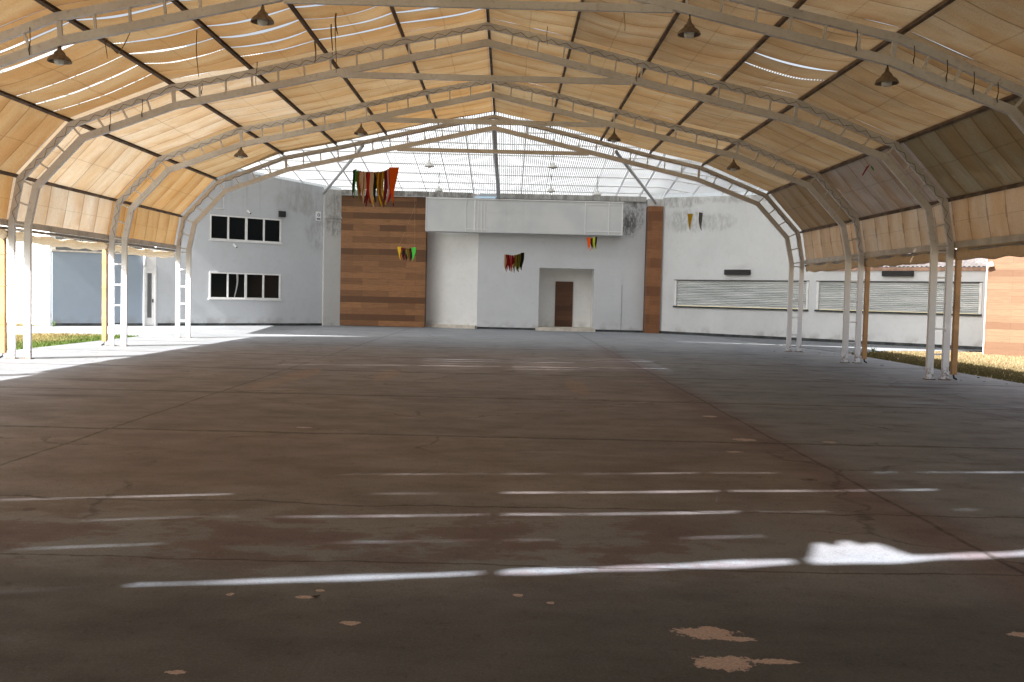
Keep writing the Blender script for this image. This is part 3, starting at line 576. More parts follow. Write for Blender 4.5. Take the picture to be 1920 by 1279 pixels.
for bay, (lab, y0, y1, ed, gf, sag) in BAYS.items():
    t = thing('shade_cover', lab, 'shade cover', (0, (y0+y1)/2, 2.98), 'shade fabric covers between the frames')
    for side in (-1, 1):
        for f in range(7):
            sg = sag*(0.35 if f < 2 else 1.0)
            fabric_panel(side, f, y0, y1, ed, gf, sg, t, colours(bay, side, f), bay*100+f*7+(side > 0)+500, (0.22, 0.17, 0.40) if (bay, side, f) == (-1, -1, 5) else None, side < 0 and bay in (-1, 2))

# ------------------------------------------------------------------ rolled side curtains
def curtain(side, i, label, mat, hang):
    y0, y1 = FY[i-1]+0.12, FY[i]-0.10; rnd = random.Random(i*5+side); n_ = 26; b = MB(); pts = []; rad = []
    for j in range(n_+1):
        u = j/n_; sagz = hang*4*u*(1-u)
        pts.append((side*(10.52+0.01*math.sin(u*19)), y0+(y1-y0)*u, (2.745 if side < 0 else 2.815) - sagz + 0.012*math.sin(u*31+i) + rnd.uniform(-0.006, 0.006)))
        rad.append((0.105 if side < 0 else 0.150)+0.014*math.sin(u*23+2*i)+rnd.uniform(-0.006, 0.006))
    b.tube(pts, rad, 12, True, 0.8 if side < 0 else 0.36); b.smooth = True
    for k_ in range(5):                                            # ties round the roll
        u = (k_+0.5)/5; j = int(u*n_); q = pts[j]; b.bar((q[0]-side*0.065, q[1], q[2]), (q[0]-side*0.05, q[1], 2.86), 0.02, 0.006)
    return recentre(tag(b.build('rolled_curtain', mat, None, True), label, 'curtain', 'rolled curtains under the eaves'))
for i, l_, r_ in ((4, 'cream rolled cloth curtain under the left eave beside the grey wall', 'tan rolled curtain under the right eave, farthest, above the first shutter'),
                  (3, 'cream rolled cloth curtain under the left eave, middle one', 'tan rolled curtain under the right eave, middle one above the second shutter'),
                  (2, 'cream rolled cloth curtain at the left edge of the photo', 'tan rolled curtain under the right eave at the right edge of the photo')):
    curtain(-1, i, l_, M['curtain_l'], 0.05); curtain(1, i, r_, M['curtain'], 0.02)
for i, s_, nm in ((2, -1, 'at the left edge of the photo'), (3, -1, 'in front of the shaded annex wall'), (2, 1, 'on the right, nearest the viewer'), (3, 1, 'on the right, nearer the shutters')):
    y = FY[i]-0.02; x = s_*10.56; b = MB()
    b.bar((x, y, 0.12), (x, y, 2.70), 0.10, 0.11, (0, 1, 0)); b.bar((x, y, 2.70), (x-s_*0.01, y, 2.84), 0.14, 0.15, (0, 1, 0))
    for z in (0.75, 1.6, 2.3): b.bar((x, y, z), (x, y, z+0.035), 0.115, 0.125, (0, 1, 0))
    t = thing('downpipe', f'yellowed square downpipe beside the outer column leg {nm}', 'downpipe', (x, y, 0), 'downpipes beside the columns')
    b.build('pipe_shaft', M['pvc'], t, False)
    MB().tube([(x, y, 0.12), (x+s_*0.01, y-0.01, 0.05), (x+s_*0.07, y-0.03, 0.02)], 0.022, 8).build('hose_end', M['black'], t, True)

# ------------------------------------------------------------------ building
class Pl:                                                           # a vertical plane: s along, z up, d towards the viewer
    def __init__(s, A, B, side):
        s.A = Vector((A[0], A[1], 0)); d = Vector((B[0]-A[0], B[1]-A[1], 0)); s.len = d.length; s.d = d.normalized(); s.n = Vector((s.d.y, -s.d.x, 0))*side
    def p(s, a, z, d=0.0): v = s.A + s.d*a + s.n*d; return Vector((v.x, v.y, z))
    def box(s, b, s0, s1, z0, z1, d0, d1):
        return b.hexa([s.p(s0, z0, d0), s.p(s1, z0, d0), s.p(s1, z0, d1), s.p(s0, z0, d1), s.p(s0, z1, d0), s.p(s1, z1, d0), s.p(s1, z1, d1), s.p(s0, z1, d1)])
    def wall(s, s0, s1, z0, z1, holes=(), th=0.25, top=None):
        b = MB(); ss = sorted({s0, s1, *[h[0] for h in holes], *[h[1] for h in holes]}); zs = sorted({z0, z1, *[h[2] for h in holes], *[h[3] for h in holes]})
        tz = (lambda a, z: top(a) if (top and z == z1) else z)
        solid = lambda i, j: 0 <= i < len(ss)-1 and 0 <= j < len(zs)-1 and not any(h[0]-1e-6 <= ss[i] and ss[i+1] <= h[1]+1e-6 and h[2]-1e-6 <= zs[j] and zs[j+1] <= h[3]+1e-6 for h in holes)
        for i in range(len(ss)-1):
            for j in range(len(zs)-1):
                if not solid(i, j): continue
                a0, a1, q0, q1 = ss[i], ss[i+1], zs[j], zs[j+1]
                A_, B_, C_, D_ = (a0, tz(a0, q0)), (a1, tz(a1, q0)), (a1, tz(a1, q1)), (a0, tz(a0, q1))
                b.quad(*[s.p(a, z, 0) for a, z in (A_, B_, C_, D_)]); b.quad(*[s.p(a, z, -th) for a, z in (D_, C_, B_, A_)])
                for (di, dj, e0, e1) in ((-1, 0, D_, A_), (1, 0, B_, C_), (0, -1, A_, B_), (0, 1, C_, D_)):
                    if not solid(i+di, j+dj): b.quad(s.p(*e0, 0), s.p(*e1, 0), s.p(*e1, -th), s.p(*e0, -th))
        m_ = bmesh.new(); return b
def weld(o):
    bm = bmesh.new(); bm.from_mesh(o.data); bmesh.ops.remove_doubles(bm, verts=bm.verts, dist=1e-4); bmesh.ops.recalc_face_normals(bm, faces=bm.faces); bm.to_mesh(o.data); bm.free(); return o
LW = Pl((-7.6, 47.7), (-17.8, 39.3), -1); RWP = Pl((7.95, 47.16), (18.8, 37.24), 1); CW = Pl((-7.6, 47.6), (7.95, 47.6), 1)
if LW.n.y > 0: LW.n = -LW.n
if RWP.n.y > 0: RWP.n = -RWP.n
if CW.n.y > 0: CW.n = -CW.n
bld = thing('hall_building', 'long grey and white hall with brown cladding and a balcony at the far end', 'building', (0, 47.6, 0))
WIN = [(3.14, 6.58, 3.84, 4.95), (3.14, 6.58, 1.22, 2.40)]
weld(LW.wall(0.95, 8.93, 0, 6.4, WIN, 0.25, lambda a: 6.56+0.0814*a).build('wall', M['wall_l'], bld))['label'] = 'grey left wing wall with two window bands'
def window(pl, s0, s1, z0, z1, extra):
    b = MB(); fw_ = 0.06
    pl.box(b, s0+0.002, s1-0.002, z0+0.002, z0+fw_, -0.10, 0.03); pl.box(b, s0+0.002, s1-0.002, z1-fw_, z1-0.002, -0.10, 0.03)
    for k_ in range(5):
        c = s0+(s1-s0)*k_/4; c = min(max(c, s0+fw_/2+0.002), s1-fw_/2-0.002); h_ = 0.045 if k_ == 2 else fw_/2
        pl.box(b, c-h_, c+h_, z0+fw_+0.001, z1-fw_-0.001, -0.098, 0.027)
    fr = b.build('window', M['white'], bld); g = MB(); pl.box(g, s0+0.03, s1-0.03, z0+0.03, z1-0.03, -0.07, -0.055); g.build('pane', M['glass'], fr)
    sl = MB(); pl.box(sl, s0-0.05, s1+0.05, z0-0.05, z0-0.003, 0.002, 0.05); sl.build('sill', M['white'], fr)
    if extra:
        cu = MB(); cs = s0 + (s1-s0)*0.60
        prev = None
        for j in range(9):
            u = j/8; ctr = cs+0.05+0.10*u**1.5-0.03*math.sin(4*u); wd = 0.09*(1-0.6*u)+0.01; z = z1-0.06-(z1-z0-0.14)*u
            row = [pl.p(ctr-wd/2, z, -0.051), pl.p(ctr+wd/2, z, -0.046)]
            if prev: cu.quad(prev[0], prev[1], row[1], row[0])
            prev = row
        cu.build('curtain_strip', M['white_cloth'], fr)['label'] = 'narrow white cloth strip hanging in the lower window'
for i, wdw in enumerate(WIN): window(LW, *wdw, i == 1)
LWt = MB(); LW.box(LWt, 0.0, 0.95, 0.0, 6.56, -0.25, 0.10)
pil = LWt.build('pilaster', M['wall_p'], bld); pil['label'] = 'stained white pilaster between the grey wall and the brown cladding'
lg = MB(); LW.box(lg, 0.02, 0.93, 5.18, 5.28, 0.10, 0.16); LW.box(lg, 0.02, 0.93, 5.02, 5.06, 0.10, 0.135); lg.build('ledge', M['wall_p'], pil)
# wood-clad block
b = MB(); b.box(-7.56, -3.44, 47.60, 48.7, 0.02, 6.33); b.build('cladding', M['wood'], bld)['label'] = 'wide brown plank cladding left of the balcony'
b = MB(); b.box(-3.42, -3.44+0.022, 47.62, 48.7, 0.0, 6.30); 
# recess wall, angled
RC = Pl((-3.44, 48.55), (-0.87, 47.62), 1)
if RC.n.y > 0: RC.n = -RC.n
weld(RC.wall(0.0, RC.len, 0, 6.56).build('wall', M['wall_rec'], bld))['label'] = 'white recessed wall under the left end of the balcony'
b = MB(); RC.box(b, 0.0, RC.len-0.02, 0.0, 0.16, 0.003, 0.20); b.build('plinth', M['step'], bld)
sx = lambda x: x+7.6
weld(CW.wall(sx(-0.86), sx(7.24), 0, 6.58, [(sx(2.12), sx(4.78), 0.0, 3.04)]).build('wall', M['wall_c'], bld))['label'] = 'grey white centre wall with the recessed doorway'
b = MB(); y_ = 49.0
b.quad((2.12, 47.85, 0.15), (2.12, y_, 0.15), (2.12, y_, 3.04), (2.12, 47.85, 3.04)); b.quad((4.78, y_, 0.15), (4.78, 47.85, 0.15), (4.78, 47.85, 3.04), (4.78, y_, 3.04))
b.quad((2.12, y_, 0.15), (4.78, y_, 0.15), (4.78, y_, 3.04), (2.12, y_, 3.04)); b.quad((2.12, 47.85, 3.04), (4.78, 47.85, 3.04), (4.78, y_, 3.04), (2.12, y_, 3.04))
b.build('porch', M['wall_rec'], bld)['label'] = 'white walls of the recessed doorway'
b = MB(); b.box(2.0, 4.86, 46.95, 47.597, 0.0, 0.15); b.box(2.125, 4.775, 47.60, 48.996, 0.0, 0.151); b.build('step', M['step'], bld)
dr = MB().box(2.99, 3.87, 48.93, 48.996, 0.155, 2.42).build('door', M['wood_d'], bld); dr['label'] = 'dark brown wooden door in the recessed porch'
MB().box(3.76, 3.80, 48.88, 48.93, 1.15, 1.30).build('handle', M['black'], dr)
# right pilaster and head beam
b = MB(); b.box(7.27, 7.96, 47.0, 47.9, 0.0, 6.10); b.build('pilaster', M['wood_p'], bld)['label'] = 'narrow brown clad pilaster between the stained wall and the right wing'
b = MB(); b.box(7.25, 8.02, 47.10, 47.9, 6.103, 6.45); b.build('pilaster_cap', M['concrete'], bld)
b = MB()
for x0, x1, yo in ((-7.55, -3.3, 0.0), (-3.28, -1.2, 0.02), (-0.1, 2.6, 0.01), (2.64, 5.9, 0.0), (5.92, 7.2, 0.03)): b.box(x0, x1, 47.44+yo, 47.58, 6.34, 6.585)
b.build('head_beam', M['concrete'], bld)['label'] = 'dirty concrete beam along the wall head under the clear roof'
b = MB(); b.hexa([(-1.15, 46.9, 6.28), (-0.12, 46.9, 6.28), (-0.12, 46.92, 6.27), (-1.15, 46.92, 6.27), (-0.98, 47.42, 6.42), (-0.02, 47.42, 6.42), (-0.02, 47.43, 6.40), (-0.98, 47.43, 6.40)])
recentre(tag(b.build('blue_sheet', M['bluesheet']), 'pale blue sheet lying on the wall head above the balcony', 'sheet'))
# balcony
bal = MB(); bal.box(-3.40, 6.03, 46.86, 47.598, 4.64, 4.72); bal.box(-3.395, 6.025, 46.88, 47.597, 4.721, 4.76)
bl = bal.build('balcony', M['wall_c'], bld); bl['label'] = 'long pale balcony with frosted panels'
b = MB(); b.box(-3.40, 6.03, 46.85, 46.858, 4.66, 6.19); b.box(6.032, 6.04, 46.86, 47.5, 4.66, 6.19); b.build('parapet_panel', M['panel'], bl)
b = MB()
for x, wd in ((-3.39, 0.03), (-1.48, 0.02), (-1.06, 0.055), (-0.90, 0.025), (-0.72, 0.025), (-0.58, 0.02), (4.22, 0.035), (5.35, 0.035), (6.0, 0.045)): b.box(x-wd/2, x+wd/2, 46.815, 46.849, 4.68, 6.20)
b.build('rail_post', M['white'], bl)
b = MB(); b.box(-3.40, 6.045, 46.80, 46.845, 6.205, 6.245); b.box(4.24, 5.97, 46.822, 46.846, 4.80, 4.835); b.box(-1.45, -0.5, 46.822, 46.846, 4.78, 4.81); b.box(4.24, 5.97, 46.822, 46.846, 6.08, 6.10); b.build('handrail', M['white'], bl)
# right wing
SH = [(0.82, 7.61, 1.36, 2.57), (7.95, 14.64, 1.36, 2.57)]
weld(RWP.wall(0.02, 8.15, 0, 6.36, [(0.82, 7.61, 1.36, 2.57), (7.95, 8.15, 1.36, 2.57)], 0.3, lambda a: 6.53-0.024*a).build('wall', M['wall_r'], bld))['label'] = 'tall off white right wing wall with a roller shutter'
weld(RWP.wall(8.151, 15.2, 0, 3.02, [(8.151, 14.64, 1.36, 2.57)], 0.3).build('wall', M['wall_r'], bld))['label'] = 'low off white wall with the second roller shutter'
for i, (s0, s1, z0, z1) in enumerate(SH):
    b = MB(); n_ = 15; hh = (z1-z0-0.05)/n_
    for k_ in range(n_):
        za = z0+0.02+k_*hh
        for q0, q1, d0, d1 in ((0, 0.35, -0.10, -0.055), (0.35, 0.65, -0.055, -0.055), (0.65, 1.0, -0.055, -0.10)):
            b.quad(RWP.p(s0+0.10, za+hh*q0, d0), RWP.p(s1-0.10, za+hh*q0, d0), RWP.p(s1-0.10, za+hh*q1, d1), RWP.p(s0+0.10, za+hh*q1, d1))
    sh = b.build('roller_shutter', M['shutter'], bld, False); sh['label'] = ('closed galvanised roller shutter nearer the brown pilaster', 'closed galvanised roller shutter nearer the right edge')[i]
    for e0, e1 in ((s0+0.01, s0+0.11), (s1-0.11, s1-0.01)):
        b = MB(); RWP.box(b, e0, e1, z0+0.003, z1-0.003, -0.12, 0.012); b.build('guide_rail', M['white'], sh)
    b = MB(); RWP.box(b, s0-0.02, s1+0.02, z0-0.075, z0-0.003, -0.2, 0.07); b.build('sill', M['skirting'], sh)  # dark sill stands in for the shadow line under the shutter
    b = MB(); RWP.box(b, s0-0.01, s1+0.01, z1-0.001, z1+0.03, 0.002, 0.03); b.build('lintel', M['black'], sh)
# skirtings
b = MB(); LW.box(b, 0.96, 8.87, 0.0, 0.11, 0.002, 0.018); b.build('skirting', M['skirting'], bld)
b = MB(); b.box(-0.86, 1.98, 47.58, 47.597, 0.0, 0.10); b.box(4.88, 7.24, 47.58, 47.597, 0.0, 0.10); b.build('skirting', M['skirting'], bld)
b = MB(); RWP.box(b, 0.03, 15.1, 0.0, 0.12, 0.003, 0.02); b.build('skirting', M['skirting'], bld)
b = MB(); RWP.box(b, 8.2, 15.3, 3.023, 3.16, -0.35, 0.06); b.build('eave_board', M['tile'], bld)
b = MB(); n_ = 40
for j in range(n_):
    s0 = 8.2+7.1*j/n_; s1 = 8.2+7.1*(j+1)/n_; m_ = (s0+s1)/2
    for a, c_, h0, h1 in ((s0, m_, 0, 0.05), (m_, s1, 0.05, 0)):
        b.quad(RWP.p(a, 3.17+h0, 0.1), RWP.p(c_, 3.17+h1, 0.1), RWP.p(c_, 4.3+h1, -3.2), RWP.p(a, 4.3+h0, -3.2))
b.build('tile_roof', M['tiles'], bld, False)
# annex, door, white wall
ann = thing('annex_wall', 'low grey wall in shade left of the hall, behind the lawn', 'wall', tuple(LW.p(11.2, 0)))
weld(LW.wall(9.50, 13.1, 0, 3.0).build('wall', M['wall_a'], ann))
b = MB(); LW.box(b, 9.52, 13.09, 0.0, 0.11, 0.002, 0.018); b.build('skirting', M['skirting'], ann)
b = MB(); LW.box(b, 9.45, 13.15, 3.003, 3.07, -0.3, 0.04); b.build('coping', M['step'], ann)
dt = thing('white_door', 'white metal door with a narrow glass pane between the grey walls', 'door', tuple(LW.p(9.2, 0)))
b = MB(); LW.box(b, 8.94, 9.02, 0.0, 2.52, -0.12, 0.03); LW.box(b, 9.41, 9.49, 0.0, 2.52, -0.12, 0.03); LW.box(b, 9.02, 9.41, 2.44, 2.52, -0.12, 0.03); LW.box(b, 8.94, 9.49, 2.523, 3.3, -0.12, 0.0); b.build('frame', M['white'], dt)
b = MB(); LW.box(b, 9.022, 9.408, 0.02, 2.437, -0.08, -0.04); b.build('leaf', M['white'], dt)
b = MB(); LW.box(b, 9.12, 9.30, 0.35, 2.25, -0.04, -0.03); b.build('pane', M['sheet'], dt)
b = MB(); LW.box(b, 9.06, 9.09, 1.0, 1.15, -0.04, 0.01); b.build('handle', M['black'], dt)
b = MB(); q = LW.p(9.46, 0, 0.06); b.tube([(q.x, q.y, 2.55), (q.x, q.y, 3.0)], 0.05, 10); recentre(tag(b.build('wall_pipe', M['white'], None, True), 'short white pipe on the wall above the white door', 'pipe'))
WWP = Pl((-17.82, 39.35), (-29.0, 47.6), 1)
if WWP.n.y > 0: WWP.n = -WWP.n
ww = weld(WWP.wall(0.0, WWP.len, -0.05, 4.6, (), 0.25).build('garden_wall', M['wall_s'])); recentre(tag(ww, 'tall sunlit white wall at the far left behind the lawn', 'wall'))
# wood clad building right
WD = Pl((17.05, 33.5), (22.0, 29.05), 1)
if WD.n.y > 0: WD.n = -WD.n
wb = thing('clad_building', 'sunlit honey brown plank clad building at the right edge', 'building', (19, 32, 0))
b = MB(); WD.box(b, 0.0, 6.6, -0.03, 4.4, -4.0, 0.0); b.build('cladding', M['wood_r'], wb)
b = MB(); WD.box(b, -0.03, -0.003, -0.03, 4.4, -0.8, 0.004); b.build('corner_trim', M['white'], wb)
b = MB(); WD.box(b, -0.1, 6.7, 4.403, 4.5, -4.1, 0.1); b.build('roof', M['concrete'], wb)
fl = thing('spotlight', 'small white round spotlight on the corner of the clad building', 'spotlight', tuple(WD.p(0.1, 3.0, 0.05)))
q = WD.p(0.12, 3.07, 0.0); b = MB(); b.tube([q, q+WD.n*0.14], 0.02, 8); b.build('bracket', M['white'], fl, True)
b = MB(); b.tube([q+WD.n*0.12+Vector((-0.12, 0, 0.0)), q+WD.n*0.16+Vector((0.05, 0, 0.03)), q+WD.n*0.2+Vector((0.12, 0, 0.05))], [0.05, 0.09, 0.10], 12); b.build('housing', M['white'], fl, True)
# wall mounted devices
def wallbox(name, label, cat, pl, s0, s1, z0, z1, dep, mat, group=None):
    b = MB(); pl.box(b, s0, s1, z0, z1, 0.003, dep); return recentre(tag(b.build(name, mat, None, False, 0.008), label, cat, group))
t = thing('floodlight', 'black square floodlight on the grey wall above the upper window', 'floodlight', tuple(LW.p(3.15, 5.05, 0.0)))
b = MB(); LW.box(b, 2.98, 3.32, 5.05, 5.33, 0.06, 0.16); b.build('housing', M['black'], t, False, 0.01)
b = MB(); LW.box(b, 3.12, 3.18, 5.12, 5.26, 0.002, 0.06); b.build('bracket', M['black'], t)
def camera_dev(s_, z, label):
    t = thing('security_camera', label, 'camera', tuple(LW.p(s_, z, 0)), 'security cameras on the grey wall'); q = LW.p(s_, z, 0.0)
    b = MB(); LW.box(b, s_-0.04, s_+0.04, z-0.01, z+0.09, 0.003, 0.03); b.build('mount', M['white'], t)
    b = MB(); c = q+LW.n*0.10; b.tube([c+Vector((0, 0, 0.02)), c+LW.n*0.06+Vector((0, 0, -0.03)), c+LW.n*0.16+Vector((0.03, 0, -0.08))], [0.032, 0.036, 0.032], 12); b.build('housing', M['white'], t, True)
    b = MB(); e = c+LW.n*0.16+Vector((0.03, 0, -0.08)); b.tube([e, e+(LW.n*0.01+Vector((0, 0, -0.006)))], 0.035, 12); b.build('lens', M['black'], t)
camera_dev(4.82, 5.18, 'white security camera above the upper window'); camera_dev(5.46, 3.62, 'white security camera below the upper window')
t = thing('wall_sign', 'small white wall sign with a navy ring emblem and bar beside the pilaster', 'sign', tuple(LW.p(1.2, 5.05)))
b = MB(); LW.box(b, 1.10, 1.36, 5.02, 5.45, 0.003, 0.04); b.build('plate', M['white'], t)
b = MB(); LW.box(b, 1.13, 1.32, 5.07, 5.13, 0.041, 0.044); b.build('bar', M['navy'], t)
b = MB(); q = LW.p(1.22, 5.29, 0.043)
for k_ in range(16):
    a0, a1 = 2*math.pi*k_/16, 2*math.pi*(k_+1)/16
    P_ = lambda a, r: q + LW.d*math.cos(a)*r + Vector((0, 0, math.sin(a)*r))
    b.quad(P_(a0, 0.042), P_(a1, 0.042), P_(a1, 0.075), P_(a0, 0.075))
b.build('emblem', M['navy'], t)
def louvre(s0, s1, z0, z1, label):
    t = thing('louvre_bar', label, 'air curtain', tuple(RWP.p((s0+s1)/2, z0)), 'black louvred bars above the shutters')
    b = MB(); RWP.box(b, s0, s1, z0, z1, 0.003, 0.16); b.build('housing', M['black'], t, False, 0.01)
    b = MB()
    for k_ in range(4): RWP.box(b, s0+0.03, s1-0.03, z0+0.03+k_*0.055, z0+0.05+k_*0.055, 0.161, 0.175)
    b.build('grille', M['eave'] if False else M['black'], t)
louvre(3.55, 4.82, 2.84, 3.07, 'black louvred bar above the shutter nearer the brown pilaster'); louvre(10.8, 12.05, 2.80, 3.01, 'black louvred bar above the shutter nearer the clad building')

b = MB(); q0 = LW.p(5.95, 5.95, 0.02); q1 = LW.p(5.95, 5.22, 0.02); q2 = LW.p(6.72, 5.24, 0.02); b.tube([LW.p(5.95, 6.9, 0.02), q0, q1], 0.014, 8); b.tube([q1, LW.p(6.3, 5.23, 0.02), q2], 0.014, 8)
recentre(tag(b.build('cable_conduit', M['white'], None, True), 'thin white cable conduit on the grey wall above the left end of the upper window', 'conduit'))
b = MB(); b.tube([(6.16, 47.585, 0.1), (6.17, 47.585, 1.4), (6.16, 47.585, 2.3)], 0.006, 6)
b.build('wall_joint', M['skirting'], bld)
# ------------------------------------------------------------------ clear corrugated roof
def zs(x, y): return 6.60 + 0.128*(47.6-y) - 0.15*max(0.0, x-7.6)
def yback(x):
    if x < -7.6: return LW.A.y + (x-LW.A.x)*LW.d.y/LW.d.x - 0.02
    if x > 7.95: return RWP.A.y + (x-RWP.A.x)*RWP.d.y/RWP.d.x - 0.02
    return 48.75
cr = thing('clear_roof', 'white translucent corrugated roof on light steel rafters between the last frame and the hall', 'roof', (0, 40, 6.4))
b = MB(); X0, X1, PIT, NY = -17.0, 16.6, 0.088, 6; nx = int((X1-X0)/PIT*6); b.smooth = True  # sides widened out of view to shade the floor and wing walls
for i in range(nx+1):
    x = X0+(X1-X0)*i/nx; ye = yback(x)+0.06
    for j in range(NY+1):
        yf = 31.8-0.2*min(abs(x), 10.0); y = yf+(ye-yf)*j/NY; b.v.append(Vector((x, y, zs(x, y)+0.10+0.019*math.sin(2*math.pi*(x-X0)/PIT))))  # front edge lapped unseen over the fabric to stop a sun leak
for i in range(nx):
    for j in range(NY): a = i*(NY+1)+j; b.f.append((a, a+NY+1, a+NY+2, a+1))
b.build('corrugated_sheet', M['sheet'], cr, True)
for k_ in range(29):
    x = -16.035+1.145*k_; ye = yback(x)
    MB().bar((x, 31.8, zs(x, 31.8)-0.03), (x, ye, zs(x, ye)-0.03), 0.03, 0.035, (1, 0, 0)).build('rafter', M['roofbar'], cr)
for y in (33.0, 34.6, 36.2, 37.75, 39.35, 41.0, 42.7, 44.3, 45.9, 47.2):
    xs = [x for x in [X0+0.1] + [-16+k_*1.0 for k_ in range(33)] + [X1-0.1] if yback(x) > y]
    if 7.6 not in xs: xs = sorted(xs+[7.6]) if yback(7.6) > y else xs
    bb = MB(); pts = [(x, zs(x, y)+0.045) for x in xs]; bb.sweep(pts, 0.04, y-0.04, y+0.04); bb.build('batten', M['roofbar'], cr)
def strut(label, p, q, r=0.06):
    return recentre(tag(MB().tube([p, q], r, 12).build('roof_strut', M['pipe'], None, True), label, 'strut', 'grey pipe struts from the last frame to the hall'))
strut('grey pipe strut from the ridge of the last frame to the wall above the balcony', (0.0, 32.6, 7.25), (0.06, 47.38, 6.33), 0.085)
strut('grey pipe strut sloping down to the stained pilaster left of the brown cladding', (-4.32, 32.6, 6.50), (-8.30, 46.95, 6.33))
strut('grey pipe strut sloping down to the brown pilaster on the right', (4.08, 32.6, 6.50), (7.59, 47.05, 6.27))

# ------------------------------------------------------------------ pendant lamps
def make_lamp(x, y, ztop, drop, label, white=False):
    t = thing('pendant_lamp', label, 'lamp', (x, y, ztop), 'pendant lamps under the canopy')
    zb = ztop-drop; mt = M['lampw'] if white else M['lamp']
    MB().tube([(x, y, ztop), (x+0.006, y, ztop-drop*0.5), (x, y, zb)], 0.012, 8).build('stem', M['cord'], t, True)
    MB().lathe((x, y, zb), [(0.0, 0.02), (0.026, 0.015), (0.032, -0.03), (0.045, -0.055), (0.080, -0.085), (0.088, -0.105), (0.094, -0.125), (0.130, -0.150), (0.165, -0.180), (0.186, -0.215), (0.190, -0.24), (0.183, -0.24), (0.15, -0.185), (0.09, -0.14), (0.0, -0.12)], 28).build('shade', mt, t, True)
    MB().lathe((x, y, zb), [(0.0, -0.125), (0.05, -0.135), (0.080, -0.18), (0.085, -0.24), (0.072, -0.275), (0.04, -0.288), (0.0, -0.29)], 16).build('bulb', M['bulb'], t, True)
    return t
for x, i, ch, zt, nm in ((-3.53, 1, 0.0, 6.30, 'rusty pendant lamp under the nearest frame, left of the ridge'), (-6.84, 1, 0.0, 5.58, 'rusty pendant lamp under the nearest frame at the far left'),
                     (3.46, 1, 0.0, 6.27, 'rusty pendant lamp under the nearest frame, right of the ridge'), (6.74, 1, 0.0, 5.56, 'rusty pendant lamp under the nearest frame at the far right'),
                     (-6.84, 3, 0.0, 5.58, 'small distant pendant lamp at the left shoulder, second frame from the building'), (-3.55, 3, 0.0, 6.27, 'small distant pendant lamp left of the ridge, second frame from the building'),
                     (3.42, 3, 0.0, 6.26, 'small distant pendant lamp right of the ridge, second frame from the building'), (6.74, 3, 0.0, 5.56, 'small distant pendant lamp at the right shoulder, second frame from the building')):
    top = inn_roof(min(abs(x), 6.8))-0.07 if abs(x) < 6.8 else 5.56
    make_lamp(x, FY[i], max(zt+0.02, top), max(zt+0.02, top)-zt+0.04, nm)
for x, y, zb, nm in ((-2.55, 38.0, 6.80, 'pale pendant lamp under the clear roof, left of the centre strut'), (2.23, 38.0, 6.87, 'pale pendant lamp under the clear roof, right of the centre strut'),
                 (-2.55, 43.4, 6.42, 'faint white pendant lamp under the clear roof just above the left of the balcony'), (2.4, 43.4, 6.52, 'faint white pendant lamp under the clear roof just above the middle of the balcony'), (4.46, 43.4, 6.42, 'faint white pendant lamp under the clear roof just above the right of the balcony')):
    make_lamp(x, y, zs(x, y)-0.07, zs(x, y)-0.07-zb, nm, True)

# ------------------------------------------------------------------ bunting
def pennant(root, p, dirv, wd, ln, colname, seed, tri=False):
    rnd = random.Random(seed); b = MB(); dirv = Vector(dirv).normalized(); nr = dirv.cross(Vector((0, 0, 1))); ph = rnd.uniform(0, 6); NR = 7
    for j in range(NR+1):
        u = j/NR; w_ = wd*(1-0.94*u) if tri else wd*(1.0 if u < 0.45 else ((1-u)/0.55)**0.8)*(1-0.15*u)+0.006; dz = -ln*u; o_ = nr*(0.03*math.sin(ph+4*u)*u) + dirv*(0.02*math.sin(ph*2+3*u)*u)
        for q in (-0.5, 0.0, 0.5): b.v.append(Vector(p)+dirv*(q*w_)+nr*(0.02*(abs(q)*2-0.5)*math.cos(ph))+o_+Vector((0, 0, dz)))
    for j in range(NR):
        for q in range(2): a = j*3+q; b.f.append((a, a+1, a+4, a+3))
    b.build('pennant', FL[colname], root, True)
def bunting(label, p0, p1, cols, wd, ln, ends, seed=1, face=()):
    p0 = Vector(p0); p1 = Vector(p1); t = thing('bunting', label, 'bunting', tuple((p0+p1)/2), 'strings of coloured pennants')
    n_ = len(cols); d = p1-p0; pts = []
    for j in range(n_): u = (j+0.5)/n_; pts.append(p0 + d*u + Vector((0, 0, -0.06*4*u*(1-u))))
    for j, c_ in enumerate(cols):
        dv = d.copy(); dv.z = 0
        if j in face: dv = Vector((1, -0.25, 0))
        else: dv = Matrix.Rotation(0.10*math.sin(j*2.7+seed), 3, 'Z') @ dv
        pennant(t, pts[j]+Vector((0, 0, -0.006)), dv, wd*(0.85 if j in face else 1.35), ln*(1+0.08*math.sin(j*1.9)), c_, seed*50+j, j in face)
    line = [Vector(ends[0])] + [p0] + pts + [p1] + [Vector(ends[1])]
    MB().tube(line, 0.0010, 5).build('cord', M['curtain'], t)
bunting('large cluster of striped pennants with a bright orange one, hanging before the brown cladding', (-0.90, 12.6, 3.27), (-1.90, 15.6, 3.60), ['orange', 'wine', 'red', 'pink', 'wine', 'yellow', 'brown', 'yellow', 'brown', 'black', 'yellow', 'cream', 'brown', 'red', 'wine', 'wine', 'cream', 'brown', 'cream', 'red', 'brown', 'green', 'green', 'black'], 0.165, 0.46, ((-0.6, FY[0], 6.96), (-2.4, FY[2], 6.57)), 3, (0,))
bunting('small cluster of pennants with yellow and bright green ends on the brown cladding', (-3.67, 38.0, 3.46), (-2.92, 36.6, 3.38), ['yellow', 'yellow', 'brown', 'wine', 'wine', 'black', 'wine', 'olive', 'black', 'olive', 'brown', 'black', 'wine', 'black', 'lime', 'lime'], 0.19, 0.46, ((-3.9, 47.3, 6.0), (-2.6, Y4, 6.52)), 5, (0, 14))
